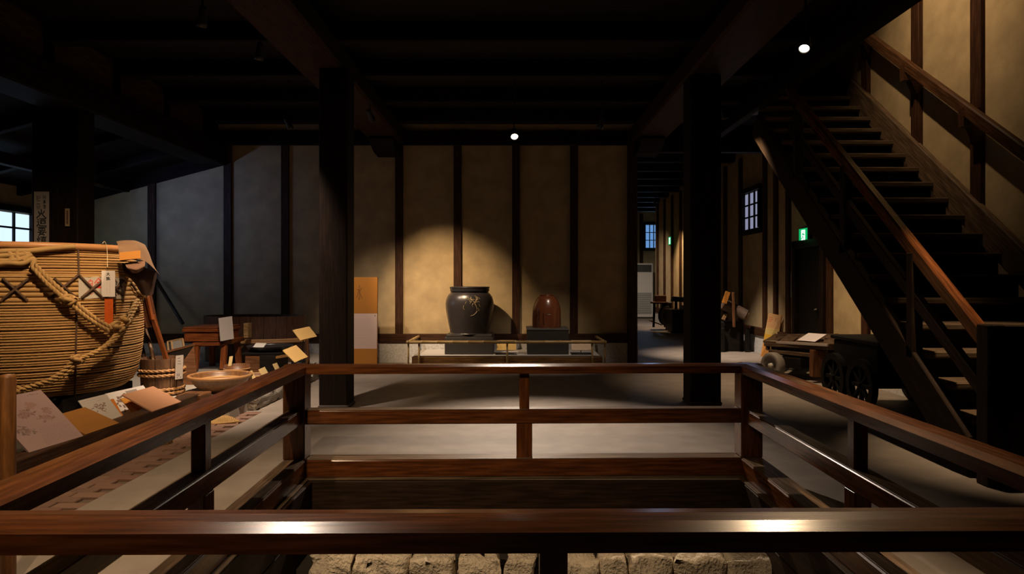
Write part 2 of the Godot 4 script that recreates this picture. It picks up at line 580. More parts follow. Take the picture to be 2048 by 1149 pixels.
func build_shell() -> void:
	var con := mat("concrete")
	# floor with the pit left open, 0.3 thick
	var fl := thing("floor", "grey-brown concrete floor around the railed pit", "floor", Vector3.ZERO, "", "structure")
	var st := S()
	for r in [[-2.86, PX0, 2.6, -28.2], [PX1, 6.6, 2.6, -28.2], [PX0, PX1, 2.6, PZ0], [PX0, PX1, PZ1, -28.2], [-8.4, -2.86, 2.6, -3.6], [-8.4, -2.86, -7.75, -28.2]]:
		box(st, Vector3((r[0] + r[1]) / 2, -0.15, (r[2] + r[3]) / 2), Vector3(absf(r[1] - r[0]), 0.3, absf(r[3] - r[2])))
	obj("concrete_slab", st, con, fl)
	# bedding below the bricks, then the bricks one by one
	slab(fl, "brick_bedding", Vector3(-8.4, -0.3, -3.6), Vector3(-2.86, -0.022, -7.75), std("mortar", Color(0.12, 0.085, 0.065), 0.95))
	var bm := []
	for k in 4:
		var b := S()
		box(b, Vector3.ZERO, Vector3(0.208, 0.05, 0.098), 0.006)
		var m := std("brick%d" % k, [Color(0.25, 0.14, 0.10), Color(0.225, 0.12, 0.085), Color(0.265, 0.155, 0.112), Color(0.215, 0.125, 0.09)][k], 0.85)
		tri(m, speckle, Vector3.ONE * 3, true)
		bm.append(done(b, m))
	var rows := 39
	for i in rows:
		for j in (7 if i > 6 else 6):
			var bo := MeshInstance3D.new()
			bo.name = "brick"
			bo.mesh = bm[rng.randi() % 4]
			var x := -2.97 - 0.218 * j - (0.109 if i % 2 == 1 else 0.0)
			bo.position = Vector3(x, -0.026 + rng.randf_range(-0.004, 0.004), -3.72 - i * 0.1045)
			bo.rotation = Vector3(rng.randf_range(-.012, .012), rng.randf_range(-.015, .015), rng.randf_range(-.012, .012))
			fl.add_child(bo, true)
	# ---- back wall
	var pl := mat("plaster")
	var wb := thing("wall_back", "ochre plaster back wall with dark upright studs behind the jars", "wall", Vector3(-3, 0, ZB), "", "structure")
	slab(wb, "plaster", Vector3(-8.4, 0, ZB), Vector3(XC + 0.05, 4.5, ZB - 0.18), pl)
	for px in [303.0, 455.0, 570.0, 682.0, 798.0, 915.0, 1032.0, 1148.0]:
		var x: float = (px - CX) * 12.36 / F
		beam(wb, "stud", Vector3(x, 0.36, ZB + 0.02), Vector3(x, 4.2, ZB + 0.02), 0.14, 0.07, mat("stud"), 0.006, Vector3.BACK)
	beam(wb, "corner_post", Vector3(XC - 0.01, 0, ZB + 0.0), Vector3(XC - 0.01, 4.2, ZB + 0.0), 0.17, 0.24, mat("stud"), 0.01, Vector3.BACK)
	beam(wb, "sill_board", Vector3(-8.3, 0.44, ZB + 0.04), Vector3(XC - 0.1, 0.44, ZB + 0.04), 0.12, 0.16, mat("stud"))
	slab(wb, "plinth", Vector3(-8.3, 0, ZB + 0.08), Vector3(XC + 0.09, 0.36, ZB), mat("plinth"), 0.004)
	beam(wb, "top_plate", Vector3(-5.3, 4.05, ZB + 0.04), Vector3(XC + 0.08, 4.05, ZB + 0.04), 0.14, 0.22, mat("timber"))
	# ---- right wall with studs, up past the stairwell
	var wr := thing("wall_right", "long plaster right wall with dark studs beside the stairs and corridor", "wall", Vector3(XR, 0, -10), "", "structure")
	slab(wr, "plaster", Vector3(XR, 0, 2.6), Vector3(XR + 0.2, 7.2, -24.5), pl)
	for d in [5.2, 6.3, 7.42, 8.54, 9.78]:
		beam(wr, "stud", Vector3(XR - 0.02, 0.3, -d), Vector3(XR - 0.02, 7.2, -d), 0.07, 0.17, mat("stud"), 0.006, Vector3.BACK)
	for d in [10.9, 12.55, 13.15, 13.72, 15.2, 16.3, 17.4, 18.5, 19.6, 20.7, 21.8, 22.9, 24.0]:
		beam(wr, "stud", Vector3(XR - 0.02, 0.36, -d), Vector3(XR - 0.02, 7.2 if d < 12.9 else 4.2, -d), 0.07, 0.15, mat("stud"), 0.006, Vector3.BACK)
	beam(wr, "sill_board", Vector3(XR - 0.04, 0.44, -12.3), Vector3(XR - 0.04, 0.44, -24.4), 0.10, 0.16, mat("stud"))
	beam(wr, "sill_board", Vector3(XR - 0.04, 0.44, -10.95), Vector3(XR - 0.04, 0.44, -4.0), 0.10, 0.16, mat("stud"))
	slab(wr, "plinth", Vector3(XR - 0.06, 0, -12.2), Vector3(XR, 0.36, -24.4), mat("plinth"))
	slab(wr, "plinth", Vector3(XR - 0.06, 0, -11.0), Vector3(XR, 0.36, 2.5), mat("plinth"))
	# ---- closing walls
	var wl := thing("wall_left", "dark plaster left wall under the lean-to roof holding the bright window", "wall", Vector3(-8.3, 0, -6), "", "structure")
	slab(wl, "plaster", Vector3(-8.4, 0, 2.6), Vector3(-8.2, 3.2, -12.4), pl)
	slab(wl, "plinth", Vector3(-8.2, 0, 2.6), Vector3(-8.12, 0.3, -12.4), mat("plinth"))
	var wf := tag(slab(self, "wall_front", Vector3(-8.4, 0, 2.6), Vector3(6.6, 7.2, 2.8), pl), "plain plaster wall behind the viewer", "wall", "", "structure")
	var wc := tag(slab(self, "wall_corridor", Vector3(XC - 0.12, 0, ZB - 0.18), Vector3(XC + 0.05, 4.5, -28.2), pl), "plaster wall along the left of the corridor", "wall", "", "structure")
	var we := thing("wall_end", "dim far end wall of the corridor behind the tall floor unit", "wall", Vector3(4.3, 0, -28.2), "", "structure")
	slab(we, "plaster", Vector3(XC, 0, -28.0), Vector3(6.6, 4.5, -28.2), pl)
	slab(we, "plaster", Vector3(6.4, 0, -24.3), Vector3(6.6, 4.5, -28.0), pl)
	slab(we, "plaster", Vector3(XR + 0.2, 0, -24.3), Vector3(6.6, 4.5, -24.5), pl)
	for x in [3.2, 4.3, 5.2, 6.05]:
		beam(we, "stud", Vector3(x, 0.3, -27.98), Vector3(x, 4.2, -27.98), 0.14, 0.07, mat("stud"), 0.006, Vector3.BACK)
	tag(slab(self, "wall_upstairs", Vector3(-0.4, 4.44, 2.6), Vector3(-0.2, 7.2, -15.0), pl), "plaster wall of the upper floor", "wall", "", "structure")
	tag(slab(self, "wall_upstairs_end", Vector3(-0.4, 4.44, -15.0), Vector3(XR + 0.2, 7.2, -15.2), pl), "plaster end wall of the upper floor", "wall", "", "structure")
	tag(slab(self, "ceiling_upstairs", Vector3(-0.4, 7.2, 2.8), Vector3(XR + 0.2, 7.35, -15.2), mat("ceiling_wood")), "boarded ceiling of the upper floor", "ceiling", "", "structure")
	# ---- windows
	window("window_1", "bright paned window beyond the rope-wrapped tub", Vector3(-8.2, 2.1, -10.55), Vector3.RIGHT, Vector3(0, 0, -1), 1.95, 1.0, 5, 4, glow_mat("pane_bright", Color(0.80, 0.90, 1.0), 1.25))
	window("window_2", "nine-pane window high on the right corridor wall", Vector3(XR, 2.97, -14.47), Vector3.LEFT, Vector3(0, 0, -1), 0.95, 0.78, 3, 3, glow_mat("pane_dim", Color(0.76, 0.78, 0.92), 0.42))
	window("window_3", "small bluish window on the far end wall of the corridor", Vector3(5.62, 3.28, -28.0), Vector3.BACK, Vector3.RIGHT, 0.5, 0.95, 3, 3, glow_mat("pane_blue", Color(0.45, 0.68, 0.95), 0.65))
	# ---- door under the exit sign
	var dr := thing("door_1", "dark wooden door in the right wall under the green exit sign", "door", Vector3(XR, 0, -11.62), "", "structure")
	slab(dr, "door_leaf", Vector3(XR - 0.04, 0.0, -11.12), Vector3(XR, 2.05, -12.1), mat("black_wood"))
	beam(dr, "jamb", Vector3(XR - 0.04, 0, -11.06), Vector3(XR - 0.04, 2.18, -11.06), 0.12, 0.12, mat("timber"), 0.006, Vector3.BACK)
	beam(dr, "jamb", Vector3(XR - 0.04, 0, -12.16), Vector3(XR - 0.04, 2.18, -12.16), 0.12, 0.12, mat("timber"), 0.006, Vector3.BACK)
	beam(dr, "lintel", Vector3(XR - 0.04, 2.12, -11.0), Vector3(XR - 0.04, 2.12, -12.22), 0.12, 0.13, mat("timber"))
	var kn := S(true)
	lathe(kn, [Vector2(0, -.03), Vector2(.03, -.02), Vector2(.03, .01), Vector2(0.015, .03), Vector2(.015, .05)], Vector3.ZERO, 14)
	obj("door_knob", kn, std("knob", Color(0.25, 0.22, 0.18), 0.35, 1.0), dr, Vector3(XR - 0.09, 1.0, -11.25), Basis(Vector3.BACK, PI / 2))
	# ---- pillars
	var pd := [[-2.26, -1.93, 7.88, "squared dark pillar left of the orange sign"], [2.09, 2.46, 8.12, "squared dark pillar at the right before the corridor"], [-5.84, -5.28, 8.25, "broad dark pillar bearing the white paper charm behind the tub"]]
	for p in pd:
		var t := thing("pillar", p[3], "pillar", Vector3((p[0] + p[1]) / 2, 0.0 if p[0] > -5 else 0.18, -p[2] - 0.17), "", "structure")
		var top := 3.95 if p[0] > -5 else 3.57
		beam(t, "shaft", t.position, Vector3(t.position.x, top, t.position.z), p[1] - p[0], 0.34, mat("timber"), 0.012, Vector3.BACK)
		var bs := S()
		box(bs, Vector3.ZERO, Vector3(p[1] - p[0] + 0.02, 0.05, 0.37), 0.015)
		obj("base_stone", bs, std("base_stone", Color(0.05, 0.04, 0.035), 0.9), t, t.position + Vector3(0, 0.025, 0))

func window(called: String, label: String, c: Vector3, n: Vector3, u: Vector3, w: float, h: float, cols: int, rows: int, pane: Material) -> void:
	var t := thing(called, label, "window", c, "", "structure")
	var fm := mat("black_wood")
	var v := Vector3.UP
	var off := n * 0.04
	beam(t, "casing", c + off - u * (w / 2 + .06) + v * (h / 2 + .06), c + off + u * (w / 2 + .06) + v * (h / 2 + .06), 0.09, 0.1, fm)
	beam(t, "sill", c + off - u * (w / 2 + .14) - v * (h / 2 + .06), c + off + u * (w / 2 + .14) - v * (h / 2 + .06), 0.13, 0.1, fm)
	for s in [-1, 1]:
		beam(t, "casing", c + off + s * u * (w / 2 + .05) - v * h / 2, c + off + s * u * (w / 2 + .05) + v * h / 2, 0.1 if absf(n.z) > .5 else 0.09, 0.09 if absf(n.z) > .5 else 0.1, fm, 0.004, Vector3.BACK)
	for i in range(1, cols):
		var x: float = -w / 2 + w * i / cols
		beam(t, "muntin", c + n * .03 + u * x - v * h / 2, c + n * .03 + u * x + v * h / 2, 0.035, 0.03, fm, 0.0, Vector3.BACK)
	for j in range(1, rows):
		var y: float = -h / 2 + h * j / rows
		beam(t, "muntin", c + n * .026 - u * w / 2 + v * y, c + n * .026 + u * w / 2 + v * y, 0.03, 0.03, fm, 0.0)
	for i in cols:
		for j in rows:
			var pc := c + n * 0.008 + u * (-w / 2 + w * (i + .5) / cols) + v * (-h / 2 + h * (j + .5) / rows)
			var s := S()
			var e := (u.abs() * (w / cols - .02) + v * (h / rows - .02)) + n.abs() * 0.006
			box(s, Vector3.ZERO, e)
			obj("window_pane", s, pane, t, pc)

func build_ceiling() -> void:
	var cm := mat("ceiling_wood")
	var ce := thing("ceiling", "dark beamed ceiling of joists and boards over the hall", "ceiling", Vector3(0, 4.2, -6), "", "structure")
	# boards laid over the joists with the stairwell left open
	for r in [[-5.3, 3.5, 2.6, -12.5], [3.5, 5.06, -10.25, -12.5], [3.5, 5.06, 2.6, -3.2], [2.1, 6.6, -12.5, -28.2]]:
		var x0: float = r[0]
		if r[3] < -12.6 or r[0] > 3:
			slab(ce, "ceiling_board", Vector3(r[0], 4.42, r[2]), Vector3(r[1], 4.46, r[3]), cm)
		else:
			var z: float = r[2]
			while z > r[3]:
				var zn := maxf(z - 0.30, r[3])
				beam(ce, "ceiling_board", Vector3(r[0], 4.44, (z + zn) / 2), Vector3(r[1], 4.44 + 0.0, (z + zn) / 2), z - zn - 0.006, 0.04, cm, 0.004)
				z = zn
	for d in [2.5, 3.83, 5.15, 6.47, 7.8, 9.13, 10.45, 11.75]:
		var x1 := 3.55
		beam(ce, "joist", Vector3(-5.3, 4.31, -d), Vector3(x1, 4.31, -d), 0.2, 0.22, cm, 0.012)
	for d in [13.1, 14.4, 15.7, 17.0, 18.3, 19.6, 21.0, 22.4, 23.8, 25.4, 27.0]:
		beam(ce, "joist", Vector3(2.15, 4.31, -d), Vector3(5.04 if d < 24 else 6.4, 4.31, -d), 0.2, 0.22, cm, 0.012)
	for x in [-2.27, 2.36]:
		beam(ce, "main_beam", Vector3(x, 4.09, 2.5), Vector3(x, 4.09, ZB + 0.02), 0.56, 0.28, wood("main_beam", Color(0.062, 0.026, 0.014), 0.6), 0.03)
		# curved corbel carrying the beam end at the back wall
		var st := S()
		var z := ZB + 0.03
		var pr := [Vector3(x - .2, 3.95, z), Vector3(x - .2, 3.95, z + .75), Vector3(x - .2, 3.9, z + .78), Vector3(x - .2, 3.80, z + .62), Vector3(x - .2, 3.74, z + .4), Vector3(x - .2, 3.72, z)]
		prism(st, pr, Vector3(0.4, 0, 0))
		obj("corbel", st, cm, ce)
	beam(ce, "stairwell_trimmer", Vector3(3.5, 4.17, 2.5), Vector3(3.5, 4.17, -12.3), 0.14, 0.45, cm, 0.01)
	beam(ce, "stairwell_trimmer", Vector3(3.55, 4.3, -10.35), Vector3(5.04, 4.3, -10.35), 0.16, 0.24, cm, 0.01)
	beam(ce, "corridor_lintel", Vector3(2.2, 4.0, ZB - 0.05), Vector3(5.04, 4.0, ZB - 0.05), 0.16, 0.36, cm, 0.01)
	# the lower beam over the broad pillar and the boards between the joist ends above it
	beam(ce, "side_beam", Vector3(-5.45, 3.70, 2.5), Vector3(-5.45, 3.70, ZB + 0.02), 0.5, 0.26, cm, 0.02)
	var ds := [2.5, 3.83, 5.15, 6.47, 7.8, 9.13, 10.45, 11.75]
	for i in ds.size() - 1:
		beam(ce, "infill_board", Vector3(-5.34, 4.12, -ds[i] - 0.1), Vector3(-5.34, 4.12, -ds[i + 1] + 0.1), 0.04, 0.6, wood("infill", Color(0.13, 0.06, 0.025), 0.7), 0.0)
	slab(ce, "closing_panel", Vector3(-5.46, 3.8, 2.6), Vector3(-5.38, 4.5, ZB), cm)
	# lean-to roof sloping down to the left wall
	var lr := thing("ceiling_lean_to", "dark sloping boards and rafters of the lean-to roof at left", "ceiling", Vector3(-7, 3.2, -6), "", "structure")
	var s2 := S()
	prism(s2, [Vector3(-5.2, 3.84, 2.6), Vector3(-8.4, 2.99, 2.6), Vector3(-8.4, 3.08, 2.6), Vector3(-5.2, 3.93, 2.6)], Vector3(0, 0, -15.1))
	obj("roof_boards", s2, cm, lr)
	for d in [3.0, 4.4, 5.8, 7.2, 8.6, 10.0, 11.3]:
		beam(lr, "rafter", Vector3(-5.6, 3.66, -d), Vector3(-8.25, 2.95, -d), 0.12, 0.14, cm, 0.008)
	beam(lr, "purlin", Vector3(-7.0, 3.16, 2.4), Vector3(-7.0, 3.16, ZB + .1), 0.14, 0.16, cm, 0.008)
	s2 = S()
	prism(s2, [Vector3(-5.2, 3.6, ZB + .06), Vector3(-8.2, 2.80, ZB + .06), Vector3(-8.2, 3.05, ZB + .06), Vector3(-5.2, 3.9, ZB + .06)], Vector3(0, 0, -0.06))
	obj("wall_plate", s2, cm, lr)

# =====================================================================
# the railed pit
# =====================================================================
func build_pit() -> void:
	var rm := mat("rail")
	var pale_top := wood("pale_top", Color(0.27, 0.18, 0.115), 0.42)
	var fl := Vector3(-1.66, 0, -5.21)
	var fr := Vector3(1.81, 0, -5.28)
	var nl := Vector3(-1.58, 0, -1.845)
	var nr := Vector3(1.79, 0, -1.878)
	var t := thing("pit_railing", "polished brown wooden railing of three bars around the sunken pit", "railing", Vector3(0.1, 0, -3.55))
	var sides := [[fl, fr], [nl, fl], [nr, fr], [nl, nr]]
	var k := 0
	for s in sides:
		var a: Vector3 = s[0]
		var b: Vector3 = s[1]
		var u := (b - a).normalized()
		var n := u.cross(Vector3.UP)
		var ext := 0.085
		# cap rail: flat middle, bevelled shoulders
		var L := (b - a).length() / 2 + ext
		var st := S()
		var prof := [Vector2(-.092, .79), Vector2(-.092, .8440), Vector2(-.032, .8535), Vector2(.032, .8535), Vector2(.092, .8440), Vector2(.092, .79)]
		var ends := []
		for e in [-1, 1]:
			var pts := []
			for q in prof:
				# mitred ends
				var m: float = L - ext + (-1.0 if k == 0 else (1.0 if k != 3 else 1.0)) * 0.0
				pts.append(Vector3(e * L, q.y - 0.82, q.x))
			ends.append(pts)
		for i in prof.size():
			var j := (i + 1) % prof.size()
			face(st, [ends[0][i], ends[1][i], ends[1][j], ends[0][j]], Vector3(0, 0, 0))
		for e in 2:
			face(st, ends[e], Vector3.ZERO)
		var mid := (a + b) / 2
		obj("cap_rail", st, rm, t, mid + Vector3(0, 0.82 - (0.0012 if k in [1, 2] else 0.0), 0), frame(u))
		beam(t, "middle_rail", a + u * .04 + Vector3(0, .456, 0), b - u * .04 + Vector3(0, .456, 0), 0.1, 0.108, rm, 0.008)
		beam(t, "ground_beam", a - u * .08 + Vector3(0, .075, 0), b + u * .08 + Vector3(0, .075, 0), 0.17, 0.13 if k in [0, 3] else 0.128, rm, 0.008)
		beam(t, "floor_plate", a - u * .12 + Vector3(0, .006, 0), b + u * .12 + Vector3(0, .006, 0), 0.24, 0.012 if k in [0, 3] else 0.0112, mat("tread"), 0.002)
		# struts half way
		var side: bool = k in [1, 2]
		beam(t, "upper_strut", mid + Vector3(0, .51, 0), mid + Vector3(0, .79, 0), 0.075, 0.075, rm, 0.006, Vector3.BACK)
		beam(t, "lower_strut", mid + Vector3(0, .135, 0), mid + Vector3(0, .402, 0), 0.088 if side else 0.12, 0.12 if side else 0.088, rm, 0.006, Vector3.BACK)
		# thin paler strips along the tops of the two lower bars
		beam(t, "top_strip", a + u * .085 + Vector3(0, .512, 0), b - u * .085 + Vector3(0, .512, 0), 0.096, 0.006, pale_top, 0.002)
		beam(t, "top_strip", a + u * .085 + Vector3(0, .142, 0), b - u * .085 + Vector3(0, .142, 0), 0.15, 0.006, pale_top, 0.002)
		k += 1
	for c in [fl, fr, nl, nr]:
		beam(t, "corner_post", c + Vector3(0, .14, 0), c + Vector3(0, .79, 0), 0.165, 0.165, rm, 0.008, Vector3.BACK)
	# pit walls: dark boards below floor level, then the rough stone furnace wall
	var bw := mat("black_wood")
	var bw2 := wood("pit_board", Color(0.05, 0.028, 0.017), 0.55)
	var w := thing("wall_pit", "dark boarded sides and rough pale stones inside the sunken pit", "pit", Vector3(0.1, -1, -3.5), "", "structure")
	var y := 0.0
	for i in 2:
		beam(w, "side_board", Vector3(PX0, y - 0.13, PZ1 + .02), Vector3(PX1, y - 0.13, PZ1 + .02), 0.05, 0.255, bw2, 0.004)
		beam(w, "side_board", Vector3(PX0, y - 0.13, PZ0 - .02), Vector3(PX1, y - 0.13, PZ0 - .02), 0.05, 0.255, bw2, 0.004)
		beam(w, "side_board", Vector3(PX0 + .02, y - 0.13, PZ0 - .05), Vector3(PX0 + .02, y - 0.13, PZ1 + .05), 0.05, 0.255, bw2, 0.004)
		beam(w, "side_board", Vector3(PX1 - .02, y - 0.13, PZ0 - .05), Vector3(PX1 - .02, y - 0.13, PZ1 + .05), 0.05, 0.255, bw2, 0.004)
		y -= 0.26
	var dirt := std("pit_earth", Color(0.03, 0.024, 0.02), 0.95)
	slab(w, "pit_bottom", Vector3(PX0 - .2, -2.2, PZ0 + .2), Vector3(PX1 + .2, -2.0, PZ1 - .2), dirt)
	slab(w, "earth_side", Vector3(PX0 - .2, -2.0, PZ1), Vector3(PX1 + .2, -.3, PZ1 - .2), dirt)
	slab(w, "earth_side", Vector3(PX0 - .2, -2.0, PZ0 + .2), Vector3(PX1 + .2, -.3, PZ0), dirt)
	slab(w, "earth_side", Vector3(PX0 - .2, -2.0, PZ0), Vector3(PX0, -.3, PZ1), dirt)
	slab(w, "earth_side", Vector3(PX1, -2.0, PZ0), Vector3(PX1 + .2, -.3, PZ1), dirt)
	slab(w, "stone_backing", Vector3(PX0 + .02, -2.0, -4.72), Vector3(PX1 - .02, -.55, -4.9), dirt)
	slab(w, "pit_ledge", Vector3(PX0 + .02, -.55, -4.7), Vector3(PX1 - .02, -.50, PZ1), dirt)
	var tops := [[618, 702, 1107], [706, 817, 1114], [820, 909, 1119], [919, 1000, 1120], [1012, 1072, 1119], [1123, 1196, 1124], [1198, 1256, 1114], [1258, 1346, 1114], [1350, 1452, 1114], [1456, 1575, 1120]]
	var sd := 1
	for s in tops:
		var a := W(s[0], s[2], 4.5)
		var b := W(s[1], s[2], 4.5)
		stone(w, "stone", Vector3((a.x + b.x) / 2, a.y - 0.15, -4.62), Vector3(b.x - a.x - .005, 0.30, 0.28), sd)
		sd += 1
	for r in 3:
		var x := PX0 + 0.05 - 0.12 * r
		while x < PX1 - 0.1:
			var wd := rng.randf_range(0.26, 0.42)
			stone(w, "stone", Vector3(minf(x + wd / 2, PX1 - .2), -0.80 - 0.31 * r, -4.60), Vector3(wd - .012, 0.29, 0.3), sd)
			sd += 1
			x += wd

func stone(parent: Node, called: String, c: Vector3, size: Vector3, sd: int, m: Material = null) -> void:
	# a rough block: a box grid pulled in at the edges and worked over with noise
	var nz := noise(2.6, 4, sd)
	var st := S(true)
	var n := 9
	for a in 3:
		var u := (a + 1) % 3
		var v := (a + 2) % 3
		for s in [-1.0, 1.0]:
			var grid := []
			for i in n + 1:
				var row := []
				for j in n + 1:
					var p := Vector3.ZERO
					p[a] = s
					p[u] = -1.0 + 2.0 * i / n
					p[v] = -1.0 + 2.0 * j / n
					var q := p
					var l := p.length()
					q = p * (1.0 - 0.13 * pow(maxf(0.0, l - 1.0), 1.4))
					q = q * size / 2
					q += Vector3(nz.get_noise_3dv((c + q) * 2.2), nz.get_noise_3dv((c + q) * 2.2 + Vector3(9, 3, 1)), nz.get_noise_3dv((c + q) * 2.0 + Vector3(2, 8, 5))) * 0.045
					q += Vector3(0, 0, 1) * nz.get_noise_3dv((c + q) * 9.0) * 0.022
					row.append(q)
				grid.append(row)
			for i in n:
				for j in n:
					face(st, [grid[i][j], grid[i + 1][j], grid[i + 1][j + 1], grid[i][j + 1]], Vector3.ZERO)
	obj(called, st, m if m else mat("stone"), parent, c)

# =====================================================================
# stairs
# =====================================================================
func build_stairs() -> void:
	var t := thing("staircase", "steep dark wooden staircase with open left railing climbing along the right wall", "staircase", Vector3(4.2, 0, -5))
	var tm := mat("tread")
	var dm := mat("black_wood")
	var sm := wood("stringer", Color(0.050, 0.030, 0.018), 0.5)
	for n in range(1, 20):
		var d := 4.96 + 0.284 * (n - 1)
		beam(t, "tread", Vector3(3.50, .222 * n - .03, -d - .16), Vector3(4.98, .222 * n - .03, -d - .16), 0.32, 0.06, tm, 0.012)
		beam(t, "riser", Vector3(3.53, .222 * n - .14, -d - .09), Vector3(4.98, .222 * n - .14, -d - .09), 0.02, 0.17, dm, 0.0)
	beam(t, "stringer", Vector3(3.47, .18, -5.25), Vector3(3.47, 3.72, -9.78), 0.085, 0.315, sm, 0.008)
	beam(t, "stringer", Vector3(5.0, .30, -5.0), Vector3(5.0, 4.34, -10.17), 0.075, 0.31, wood("wall_stringer", Color(0.24, 0.16, 0.10), 0.55), 0.008)
	# newel with the closing board across the foot of the stairs
	beam(t, "newel_post", Vector3(3.475, 0, -4.98), Vector3(3.475, 1.175, -4.98), 0.13, 0.13, sm, 0.008, Vector3.BACK)
	beam(t, "closing_board", Vector3(4.29, 0.02, -4.97), Vector3(4.29, 1.165, -4.97), 1.5, 0.04, sm, 0.004, Vector3.BACK)
	# handrail, middle rail and balusters on the open side
	beam(t, "handrail", Vector3(3.475, 1.03, -5.0), Vector3(3.475, 3.92, -8.66), 0.085, 0.12, mat("rail"), 0.012)
	beam(t, "middle_rail", Vector3(3.475, .64, -5.0), Vector3(3.475, 3.42, -8.6), 0.06, 0.11, sm, 0.008)
	for d in [5.93, 7.15, 8.37]:
		var yb: float = .64 + .785 * (d - 5.7)
		beam(t, "baluster", Vector3(3.475, yb, -d), Vector3(3.475, 1.0 + .79 * (d - 5.0), -d), 0.095, 0.095, sm, 0.006, Vector3.BACK)
	# handrail on the wall
	var h := thing("wall_handrail", "brown wooden handrail on block brackets along the stair wall", "handrail", Vector3(4.9, 2.5, -7))
	beam(h, "handrail", Vector3(4.86, 1.68, -5.1), Vector3(4.86, 5.16, -9.82), 0.075, 0.13, wood("handrail", Color(0.15, 0.07, 0.032), 0.45), 0.014)
	for d in [6.3, 7.42, 8.54, 9.7]:
		var y: float = 1.68 + .737 * (d - 5.1)
		var st := S()
		prism(st, [Vector3(4.82, y - .04, -d), Vector3(4.82, y - .24, -d), Vector3(4.9, y - .24, -d), Vector3(4.97, y - .40, -d), Vector3(5.0, y - .40, -d), Vector3(5.0, y - .04, -d)], Vector3(0, 0, 0.1))
		obj("bracket", st, wood("bracket", Color(0.11, 0.05, 0.024), 0.55), h)

